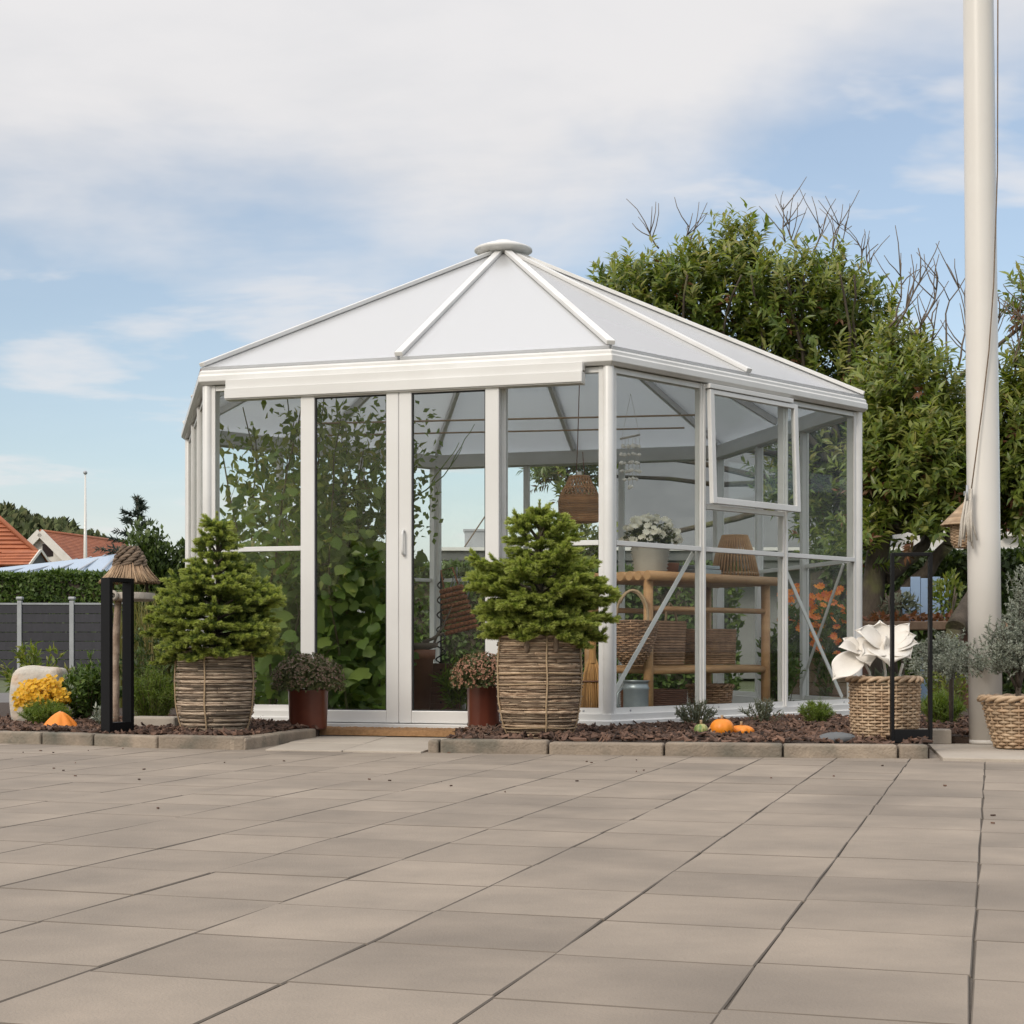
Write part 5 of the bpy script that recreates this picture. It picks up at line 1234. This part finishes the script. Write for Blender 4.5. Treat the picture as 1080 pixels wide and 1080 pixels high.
# ---- behind the right-hand bed: plank bench, blue boards, leaning log
pbx0, pbx1 = px_at(893, 11.2), px_at(1160, 10.6)
bt = thing('plank_bench', 'long weathered plank bench below the mossy tree', 'bench', ((pbx0 + pbx1) / 2, 11, BZ)); zt = EYE - (655 - YH) * 11 / F
mb = MB(); mb.bar((pbx0, 11.5, zt - .03), (pbx1, 10.9, zt - .03), .42, .06); mb.build('seat', M['plank'], bt, bevel=.006)
for f in (.08, .5, .92):
    mb = MB(); x, y = pbx0 + (pbx1 - pbx0) * f, 11.5 - .6 * f; mb.box((x, y, (zt - .06 + BZ) / 2), (.10, .32, zt - .06 - BZ)); mb.build('leg', M['brown'], bt)
mb = MB(); rr = random.Random(31); lvb = Leaves(); n = 260; lvb.add(np.stack([ru(pbx0 + .15, pbx0 + .9, n), ru(11.2, 11.5, n), ru(zt + .005, zt + .05, n)], 1), rdir(n), rdir(n) + [0, 0, 1], .05, .03, 'leaf'); 
tag(lvb.build('fallen_leaves', M['dryleaf']), 'russet fallen leaves lying along the plank bench', 'leaves', kind='stuff')
mb = MB(); q = P(976, 660, 12.6)
for i in range(5): x = -.16 + .08 * i; hgt = .40 + (.012 if i % 2 else 0) - (.07 if i == 0 else 0); mb.box((q.x + x, 12.6, q.z + hgt / 2 - .02), (.076, .018, hgt))
mb.box((q.x, 12.62, q.z + .07), (.38, .02, .05)); mb.box((q.x, 12.62, .14), (.06, .05, .5)); tag(mb.build('blue_boards', M['sky blue paint'], bevel=.003), 'pale blue painted boards half hidden by leaves behind the bench', 'boards')
bush('leafy_bush', 'small glossy-leaved bush between blue boards and leaning log', (px_at(1000, 12.2), 12.2, EYE - (628 - YH) * 12.2 / F - .03), (.13, .13, .24), 420, M['laurel2'], .06, .025, 'bush', BZ, clumps=7, seed=14)
bush('leafy_bush', 'sparse dark-leaved bush hanging left of the blue boards', (px_at(945, 12.4), 12.4, EYE - (636 - YH) * 12.4 / F), (.17, .12, .17), 260, M['lav'], .06, .026, 'bush', BZ, clumps=6, seed=15)
mb = MB(); limb(mb, P(1008, 664, 10.9), P(1040, 612, 11.3), .075, .065, .01, 3, 8, 12); limb(mb, P(1008, 664, 10.9) + Vector((0, .02, 0)), (px_at(1000, 10.9), 10.95, BZ), .06, .07, .01, 4, 5, 10); tag(mb.build('tree_stump', M['barkgrey']), 'leaning brown log trunk just left of the flagpole', 'log')
# ================================================================== inside the greenhouse
FZ = .036
# ---- climbing vine: lobed leaves low down, small leaves above
vt = thing('climbing_vine', 'leafy climbing vine filling the greenhouse behind the left pane', 'vine', (-1.25, 10.1, FZ)); lv = Leaves(); sv = Leaves(); st = MB(); rr = random.Random(61)
for i in range(17):
    x, y = rr.uniform(-1.75, -.72), rr.uniform(9.35, 10.9); tip = Vector((x + rr.uniform(-.25, .25), y + rr.uniform(-.2, .2), rr.uniform(1.6, 2.15))); pts = limb(st, (x, y, FZ), tip, .009, .004, .12, i, 8, 5)
    if tip.x > -.65: continue
    for p in pts[1:7]:
        for _ in range(13):
            q = p + Vector((rr.gauss(0, .12), rr.gauss(-.03, .13), rr.gauss(0, .12))); d = Vector((rr.gauss(0, .7), -.5 + rr.gauss(0, .5), rr.uniform(-.9, .2))); L = rr.uniform(.055, .125) * (1.15 - .3 * q.z)
            if q.x < -1.85 or q.x > -.60 or q.z < .1: continue
            lv.add([arr(q)], [arr(d)], [[rr.gauss(0, .45), -.7, rr.uniform(.2, 1)]], L, L * rr.uniform(.8, 1.1), 'lobed')
            if rr.random() < .4: st.tube([p, q], .0016, 3, caps=False)
    m_ = 230; a = arr(pts[3]); b = arr(pts[-1]); f = nrg.uniform(0, 1.08, m_)[:, None]; pp = a * (1 - f) + b * f + nrg.normal(size=(m_, 3)) * [.14, .16, .13]
    ok = (pp[:, 0] > -1.85) & (pp[:, 0] < -.60) & (pp[:, 2] < 1.90 + .35 * np.clip(pp[:, 0] + 1.5, 0, .4)) & (pp[:, 2] > .8); pp = pp[ok]; k = len(pp)
    sv.add(pp, rdir(k) + [0, -.2, -.3], rdir(k) + [0, -.6, .6], ru(.045, .085, k), ru(.025, .042, k), 'leaf')
m_ = 1100; pp = np.stack([ru(-1.8, -.66, m_), ru(9.3, 10.8, m_), ru(.06, 1.1, m_)], 1); lv.add(pp, rdir(m_) * .7 + [0, -.5, -.4], rdir(m_) * .6 + [0, -.7, .7], ru(.05, .12, m_), ru(.05, .11, m_), 'lobed')
lv.build('lower_leaves', M['vine'], vt); sv.build('upper_leaves', M['laurel2'], vt); st.build('stems', M['stem'], vt)
# trailing thin branches from the roof rod
mb = MB()
for i in range(7): x = -1.1 + .12 * i; limb(mb, (x, 9.8, 1.0 + .1 * i), (x + rr.uniform(.1, .4), 9.9, 1.6 + rr.uniform(0, .3)), .005, .002, .06, 70 + i, 6, 4)
n = 240; lvb = Leaves(); lvb.mb(mb); lvb.add(np.stack([ru(-1.05, -.45, n), ru(9.7, 10.1, n), ru(1.15, 2.0, n)], 1), rdir(n), rdir(n) + [0, -.5, .5], .05, .03, 'leaf'); lvb.build('side_shoots', M['vine'], vt)
def pot(name, label, c, r0, r1, h, m, cat='pot'):
    t = thing(name, label, cat, c); mb = MB(); mb.lathe([(0, 0), (r0, 0), (r1 * .97, h * .84), (r1 * 1.06, h * .85), (r1 * 1.08, h), (r1 * .95, h), (r1 * .9, h * .85), (0, h * .84)], c, 28); mb.build('body', m, t); return t
# terracotta tub with a bare branch, black iron plant stand
q = (px_at(437, 10.4), 10.4, FZ); tp = pot('plant_pot', 'tall brown clay pot with a bare crooked branch behind the door glass', q, .10, .13, .42, M['terra'])
mb = MB(); limb(mb, (q[0], q[1], .44), P(468, 668, 10.4), .016, .009, .05, 4, 7, 7); limb(mb, P(458, 678, 10.4), P(476, 640, 10.5), .009, .004, .04, 5, 5, 6); mb.lathe([(.0, .43), (.15, .47), (.16, .50), (.14, .50), (.13, .47), (0, .45)], (q[0], q[1], 0), 20); mb.build('branch', M['twig'], tp)
q = (px_at(462, 10.9), 10.9, FZ); ts = thing('plant_stand', 'black slatted plant crate standing by the rear corner post', 'crate', q); mb = MB()
for i in range(6): mb.box((q[0], q[1] - .13, FZ + .03 + i * .055), (.30, .014, .042))
for sx in (-1, 1):
    for sy in (-1, 1): mb.box((q[0] + sx * .15, q[1] + sy * .13, FZ + .17), (.022, .03, .34))
mb.box((q[0], q[1] + .13, FZ + .17), (.3, .014, .3)); mb.build('slats', M['brown'], ts, bevel=.002)
mb = MB(); pz = FZ + .3; pts = [(q[0] + .02 + .035 * math.cos(f * 38) * (1 - f * .4), q[1] + .035 * math.sin(f * 38), pz + .62 * f) for f in np.linspace(0, 1, 90)]; mb.tube(pts, .0055, 5); mb.tube([(q[0] + .02, q[1], FZ), (q[0] + .02, q[1], pz + .66)], .006, 6)
tag(mb.build('spiral_stake', M['black']), 'black spiral plant support by the rear corner post', 'plant support')
# iron chair behind, seen through the door
q = Vector((px_at(494, 11.0), 11.0, FZ)); tcb = thing('cane_basket', 'orange brown cane basket hanging tilted behind the right door', 'basket', P(487, 648, 10.6)); q = P(487, 664, 10.6)
mb = MB(); m3 = Matrix.Rotation(R(-14), 3, 'Y')
for j in range(9):
    z = .035 * j; w = .15 - .006 * j
    for sy in (-1, 1):
        pts = [q + m3 @ Vector((w * (f - .5) * 1.4, sy * (.05 + .006 * math.cos(f * 40 + j * 3.14)), z)) for f in np.linspace(0, 1, 26)]; mb.tube(pts, .014, 6)
    for sx in (-1, 1): mb.tube([q + m3 @ Vector((sx * w * .7, -.05, z)), q + m3 @ Vector((sx * w * .7, .05, z))], .014, 6)
mb.build('weave', M['cane'], tcb)
mb = MB(); mb.tube([q + m3 @ Vector((-.05, 0, .3)), q + m3 @ Vector((-.04, 0, .42)), q + m3 @ Vector((.04, 0, .42)), q + m3 @ Vector((.05, 0, .3))], .006, 6); mb.build('handle', M['cane'], tcb)
q = P(474, 628, 10.9); mb = MB()
for dx_ in (0, .03, .06, .09): mb.tube([q + Vector((dx_, 0, -.02)), q + Vector((dx_ + .05, 0, .13)), q + Vector((dx_ + .05, .12, .13))], .005, 5)
mb.tube([q + Vector((-.02, 0, -.02)), q + Vector((.12, 0, -.02)), q + Vector((.17, 0, .13)), q + Vector((.03, 0, .13))], .006, 5, closed=True); mb.tube([q + Vector((.05, .03, .13)), q + Vector((.05, .03, .20))], .006, 5)
hk = tag(mb.build('wire_rack', M['steel']), 'small bent wire rack fixed by the rear corner post', 'rack')
# ---- rattan pendant lamp
q = P(611, 550, 9.5); tl = thing('pendant_lamp', 'bell-shaped rattan pendant lamp hanging under the roof', 'lamp', q); mb = MB(); pr = [(0, .112), (.03, .122), (.12, .126), (.145, .120), (.17, .112), (.22, .082), (.27, .060)]
zs = [p[0] for p in pr]; rs = [p[1] for p in pr]
for j in range(16): z = .15 * j / 15; r0 = float(np.interp(z, zs, rs)); mb.tube([(q.x + r0 * math.cos(a), q.y + r0 * math.sin(a), q.z + z) for a in np.linspace(0, 6.283, 33)[:-1]], .0052, 5, closed=True)
for i in range(26):
    for sg in (-1, 1):
        a0 = i * 6.283 / 26; mb.tube([(q.x + float(np.interp(z, zs, rs)) * math.cos(a0 + sg * (z - .15) * 5), q.y + float(np.interp(z, zs, rs)) * math.sin(a0 + sg * (z - .15) * 5), q.z + z) for z in np.linspace(.15, .27, 6)], .0036, 4)
for z in (.27, .265, .2): r0 = float(np.interp(z, zs, rs)); mb.tube([(q.x + r0 * math.cos(a), q.y + r0 * math.sin(a), q.z + z) for a in np.linspace(0, 6.283, 25)[:-1]], .005, 5, closed=True)
mb.build('shade', M['rattan'], tl)
mb = MB(); mb.tube([(q.x - .02, q.y, q.z + .27), (q.x - .012, q.y, q.z + .42), (q.x, q.y, 2.05)], .003, 5); mb.tube([(q.x + .03, q.y, q.z + .27), (q.x + .02, q.y, q.z + .42)], .003, 5); mb.build('cord', M['brown'], tl)
mb = MB(); mb.lathe([(0, .30), (.016, .30), (.02, .24), (.0, .23)], q, 12); mb.lathe([(0, .24), (.02, .225), (.03, .19), (.02, .165), (0, .16)], q, 14); mb.build('bulb', M['shell'], tl)
# ---- shell mobile
q = P(665, 462, 8.95); tm = thing('shell_mobile', 'mobile of strung white shells hanging inside the corner pane', 'mobile', q); mb = MB(); mb.tube([q + Vector((-.06, 0, -.005)), q + Vector((.055, .01, .02))], .006, 6); mb.build('driftwood_bar', M['driftwood'], tm)
ss = MB(); sh = MB(); rr = random.Random(8); ss.tube([q + Vector((0, 0, .25)), q + Vector((-.05, 0, 0))], .0012, 3); ss.tube([q + Vector((0, 0, .25)), q + Vector((.05, 0, .02))], .0012, 3)
for i in range(6):
    x = -.05 + .02 * i; L = .30 - .022 * abs(i - 2.5) * 2; y = rr.uniform(-.03, .03); ss.tube([q + Vector((x, y, .0)), q + Vector((x, y, -L))], .0012, 3); k = int(L / .042)
    for j in range(k): sh.blob(q + Vector((x + rr.uniform(-.006, .006), y, -L * (j + 1) / k)), (rr.uniform(.010, .016), .005, rr.uniform(.008, .013)), i * 10 + j, .12, 10, 7)
ss.build('strings', M['rope'], tm); sh.build('shells', M['shell'], tm)

# ---- bamboo bench table along the right face
TA = Vector((.775, 8.92, 0)); td = Vector((.718, .696, 0)); tn = Vector((-.696, .718, 0)); TL_, TW = 1.17, .50; TZ = .875
def TP(s, w, z): p = TA + td * s + tn * w; return Vector((p.x, p.y, z))
tt = thing('bamboo_table', 'bamboo work table with low rail along the right glass wall', 'table', TP(TL_ / 2, TW / 2, FZ))
for s in (.02, TL_ - .05):
    for w in (.02, TW - .02): mb = MB(); mb.tube([TP(s, w, FZ), TP(s, w, .4), TP(s, w, TZ - .02)], [.030, .028, .028], 12); mb.build('leg', M['bamboo'], tt)
mb = MB()
for i in range(9): w = -.02 + (TW + .04) * i / 8; mb.tube([TP(-.04, w, TZ), TP(TL_ + .03, w, TZ)], .027, 10)
mb.build('tabletop', M['bamboo'], tt)
for (z, w) in ((.335, .02), (.335, TW - .02), (.69, .02), (.69, TW - .02)): mb = MB(); mb.tube([TP(.02, w, z), TP(TL_ - .05, w, z)], .021 if z < .5 else .016, 10); mb.build('rail', M['bamboo'], tt)
for s in (.02, TL_ - .05): mb = MB(); mb.tube([TP(s, .02, .335), TP(s, TW - .02, .335)], .018, 8); mb.build('rail', M['bamboo'], tt)
mb = MB()
for i in range(10): w = .06 + (TW - .12) * i / 9; mb.tube([TP(.03, w, .352), TP(TL_ - .06, w, .352)], .010, 6)
mb.build('shelf', M['bamboo'], tt)
tz = TZ + .028
# white mums in a ribbed pot
q = TP(.06, .26, tz); q = Vector((px_at(686, q.y), q.y, tz)); tw_ = thing('potted_mum', 'white blooming mum in a pale ribbed pot on the bamboo table', 'potted flower', q); mb = MB()
mb.lathe([(0, 0), (.095, 0)] + [(.095 + .02 * i / 15 + (.006 if i % 2 else -.006), .005 + .15 * i / 15) for i in range(16)] + [(.105, .165), (.1, .14), (0, .14)], q, 30); mb.build('pot', M['potgrey'], tw_)
lv = Leaves(); fl2 = Leaves(); n = 900; d = rdir(n); d[:, 2] = np.abs(d[:, 2]) - .1; d = unit(d); lv.add(arr(q) + [0, 0, .18] + d * ru(.4, .95, n)[:, None] * [.155, .155, .12], d + rdir(n) * .6, d, .03, .015, 'leaf')
n = 170; d = rdir(n); d[:, 2] = np.abs(d[:, 2]) * 1.2 - .05; d = unit(d); p = arr(q) + [0, 0, .18] + d * ru(.9, 1.08, n)[:, None] * [.16, .16, .145]
blooms_at(fl2, p, .021, .013, (0, -.5, .6), 9, .5)
lv.build('foliage', M['mum'], tw_); fl2.build('blossoms', M['whitebloom'], tw_)
# ribbed conical basket shade
q = TP(.86, .25, tz); q = Vector((px_at(775, q.y), q.y, tz)); tr = thing('cane_lampshade', 'flared shade of upright bamboo strips standing on the table', 'lampshade', q); mb = MB()
for i in range(40): a = i * 6.283 / 40; mb.tube([(q.x + .145 * math.cos(a), q.y + .145 * math.sin(a), q.z + .004), (q.x + .115 * math.cos(a), q.y + .115 * math.sin(a), q.z + .14), (q.x + .075 * math.cos(a), q.y + .075 * math.sin(a), q.z + .255)], .0062, 6)
mb.build('strips', M['bamboo'], tr); mb = MB()
for r0, z in ((.14, .02), (.112, .14), (.073, .25)): mb.tube([(q.x + r0 * math.cos(a), q.y + r0 * math.sin(a), q.z + z) for a in np.linspace(0, 6.283, 31)[:-1]], .006, 6, closed=True)
mb.build('rings', M['wicker'], tr)
q = TP(.40, .22, tz); mb = MB(); mb.lathe([(0, 0), (.075, 0), (.085, .06), (.088, .065), (.08, .065), (.07, .02), (0, .02)], q, 24); tag(mb.build('clay_bowl', M['terra']), 'low clay bowl between the white mum and bamboo shade', 'bowl')
q = TP(.62, .15, tz); mb = MB(); mb.box((q.x, q.y, q.z + .016), (.24, .17, .03), R(44)); mb.box((q.x, q.y, q.z + .044), (.22, .16, .022), R(40)); tag(mb.build('book_stack', M['zinc'], bevel=.003), 'flat grey box beside the bamboo strip shade', 'box')
# baskets under and beside the table
def rect_basket(name, label, c, ang, lx, ly, h, m, seed, handle=True, flare=1.12, rows=16):
    t = thing(name, label, 'basket', c); mb = MB(); m3 = Matrix.Rotation(ang, 3, 'Z'); c = Vector(c); rr = random.Random(seed)
    for j in range(rows):
        f = j / (rows - 1); k = 1 + (flare - 1) * f; pts = []; n = 64
        for i in range(n):
            a = 6.283 * i / n; sx, sy = math.cos(a), math.sin(a); e = .45; x = math.copysign(abs(sx) ** e, sx) * lx / 2 * k; y = math.copysign(abs(sy) ** e, sy) * ly / 2 * k; w = 1 + .016 * math.cos(i * math.pi / 2 + j * math.pi)
            pts.append(c + m3 @ Vector((x * w, y * w, .008 + f * h)))
        mb.tube(pts, h / rows * .62, 5, closed=True)
    mb.build('weave', m, t)
    if handle:
        for sy in (-1, 1): hm = MB(); hm.tube([c + m3 @ Vector((-lx * .2, sy * ly * .5, h)), c + m3 @ Vector((-lx * .12, sy * ly * .45, h + .09)), c + m3 @ Vector((0, sy * ly * .42, h + .12)), c + m3 @ Vector((lx * .12, sy * ly * .45, h + .09)), c + m3 @ Vector((lx * .2, sy * ly * .5, h))], .008, 6); hm.build('handle', M['twine'], t)
    fm = MB(); fm.box(c + Vector((0, 0, h * .35)), (lx * .86, ly * .84, h * .6), m3); fm.build('lining', M['soil'], t); return t
rect_basket('market_basket', 'brown market basket with upright handles standing on the table rail', TP(.30, .17, .365), R(44), .27, .17, .24, M['wickerdark'], 2)
rect_basket('market_basket', 'brown woven box basket on the shelf beneath the bamboo shade', TP(.80, .2, .365), R(44), .30, .2, .20, M['wickerdark'], 3, False, 1.05)
rect_basket('market_basket', 'very dark square basket on the floor under the table', TP(.30, .22, FZ), R(44), .36, .26, .17, M['brown'], 4, False, 1.03)
q = TP(.80, .20, FZ); tbk = thing('wicker_basket', 'round ribbed wicker basket on the floor under the table', 'basket', q); wicker([(0, .10), (.1, .125), (.19, .135)], q, 14, 20, .006).build('weave', M['wickerdark'], tbk); braid(.135, q, .19, .016).build('rim', M['wickerdark'], tbk)
# hanging basket with hoop handle, from the near end of the table
q = TP(-.17, .17, .40); q = Vector((px_at(667, q.y), q.y, .37)); thb = thing('hoop_basket', 'soft brown basket with big hoop handle hanging on the table end', 'basket', q)
wicker([(0, .05), (.05, .09), (.14, .125), (.25, .145)], q, 20, 22, .0058).build('weave', M['wickerdark'], thb)
for sy in (-1, 1):
    mb = MB(); pts = [(q.x + .085 * math.cos(a), q.y - .12 * (sy > 0) + .08, q.z + .27 + .15 * math.sin(a)) for a in np.linspace(0.0 if sy < 0 else -2.4, 3.14 if sy < 0 else 2.6, 20)]; mb.tube(pts, .008, 6); mb.build('handle', M['twine'], thb)
# blue grey zinc can, straw broom
q = Vector((px_at(671, 8.95), 8.95, FZ)); tzc = thing('zinc_can', 'tall blue-grey zinc can on the floor by the bamboo leg', 'can', q); mb = MB(); mb.lathe([(0, 0), (.072, 0), (.078, .02), (.074, .04), (.074, .19), (.08, .20), (.074, .21), (.07, .235), (.082, .245), (.076, .245), (.066, .2), (0, .03)], q, 30); mb.build('body', M['zinc'], tzc)
mb = MB(); mb.tube([(q.x - .078, q.y, FZ + .2), (q.x - .105, q.y - .01, FZ + .17), (q.x - .105, q.y - .01, FZ + .1), (q.x - .078, q.y, FZ + .07)], .006, 6); mb.build('handle', M['zinc'], tzc)
q = Vector((px_at(625, 8.62), 8.62, FZ)); tbr = thing('straw_broom', 'straw hand broom with stubby bound handle inside the front pane', 'broom', q); mb = MB(); rr = random.Random(12)
for i in range(260):
    a, f = rr.uniform(0, 6.283), math.sqrt(rr.random()); mb.tube([(q.x + .020 * f * math.cos(a), q.y + .014 * f * math.sin(a), FZ + .37), (q.x + .05 * f * math.cos(a), q.y + .025 * f * math.sin(a), FZ + .29), (q.x + .062 * f * math.cos(a), q.y + .03 * f * math.sin(a), FZ + .2), (q.x + .078 * f * math.cos(a), q.y + .035 * f * math.sin(a), FZ + .01 + rr.uniform(0, .02))], .0026, 4)
mb.build('bristles', M['straw'], tbr); mb = MB(); mb.lathe([(.024, .345), (.018, .40), (.02, .46), (.014, .50), (0, .505)], q, 18); mb.build('grip', M['straw'], tbr)
mb = MB(); mb.tube([(q.x + .06 * math.cos(a), q.y + .03 * math.sin(a), FZ + .245) for a in np.linspace(0, 6.283, 25)[:-1]], .005, 5, closed=True); mb.build('binding', M['brown'], tbr)
# raised bed of orange flowers at the back right
q = Vector((2.17, 11.25, BZ)); tpl = thing('flower_trough', 'weathered wooden trough of orange flowers outside behind the end pane', 'planter', q); mb = MB(); rot = R(4)
m3 = Matrix.Rotation(rot, 3, 'Z')
for j in range(4):
    for sy in (-1, 1): mb.box(q + m3 @ Vector((0, sy * .17, .045 + j * .088)), (.46, .022, .084), m3)
    for sx in (-1, 1): mb.box(q + m3 @ Vector((sx * .23, 0, .045 + j * .088)), (.022, .32, .084), m3)
mb.build('box', M['plank'], tpl, bevel=.003); mb = MB(); mb.box(q + Vector((0, 0, .16)), (.42, .3, .3), m3); mb.build('earth', M['soil'], tpl)
lv = Leaves(); fl2 = Leaves(); n = 1500; pp = np.stack([ru(-.24, .24, n), ru(-.2, .2, n), ru(.30, .70, n)], 1) @ np.array(m3).T + arr(q); lv.add(pp, rdir(n) + [0, -.3, .4], rdir(n) + [0, -.5, .7], ru(.04, .09, n), ru(.02, .035, n), 'leaf'); lv.build('foliage', M['hedge'], tpl)
n = 60; pp = np.stack([ru(-.24, .22, n), ru(-.22, .2, n), ru(.52, .86, n)], 1) @ np.array(m3).T + arr(q)
blooms_at(fl2, pp, .032, .02)
fl2.build('blossoms', M['orangebloom'], tpl)
tuft('cosmos_plant', 'tall orange cosmos with loose stems in front of the wooden trough', (2.16, 10.85, BZ), .09, .74, 240, M['hedge'], .07, .02, 'leaf', 'flower', (M['orangebloom'], 2, .03, .05), 33, 16)
tuft('green_plant', 'bushy green plant beside the far bamboo leg', (px_at(822, 10.1), 10.1, FZ), .17, .62, 700, M['hedge'], .07, .03, 'leaf', 'plant', None, 34, 26)
tuft('green_plant', 'low pale green plant on the floor behind the copper pink mum', (px_at(488, 10.2), 10.2, FZ), .16, .36, 460, M['feather'], .08, .02, 'leaf', 'plant', None, 35, 22)
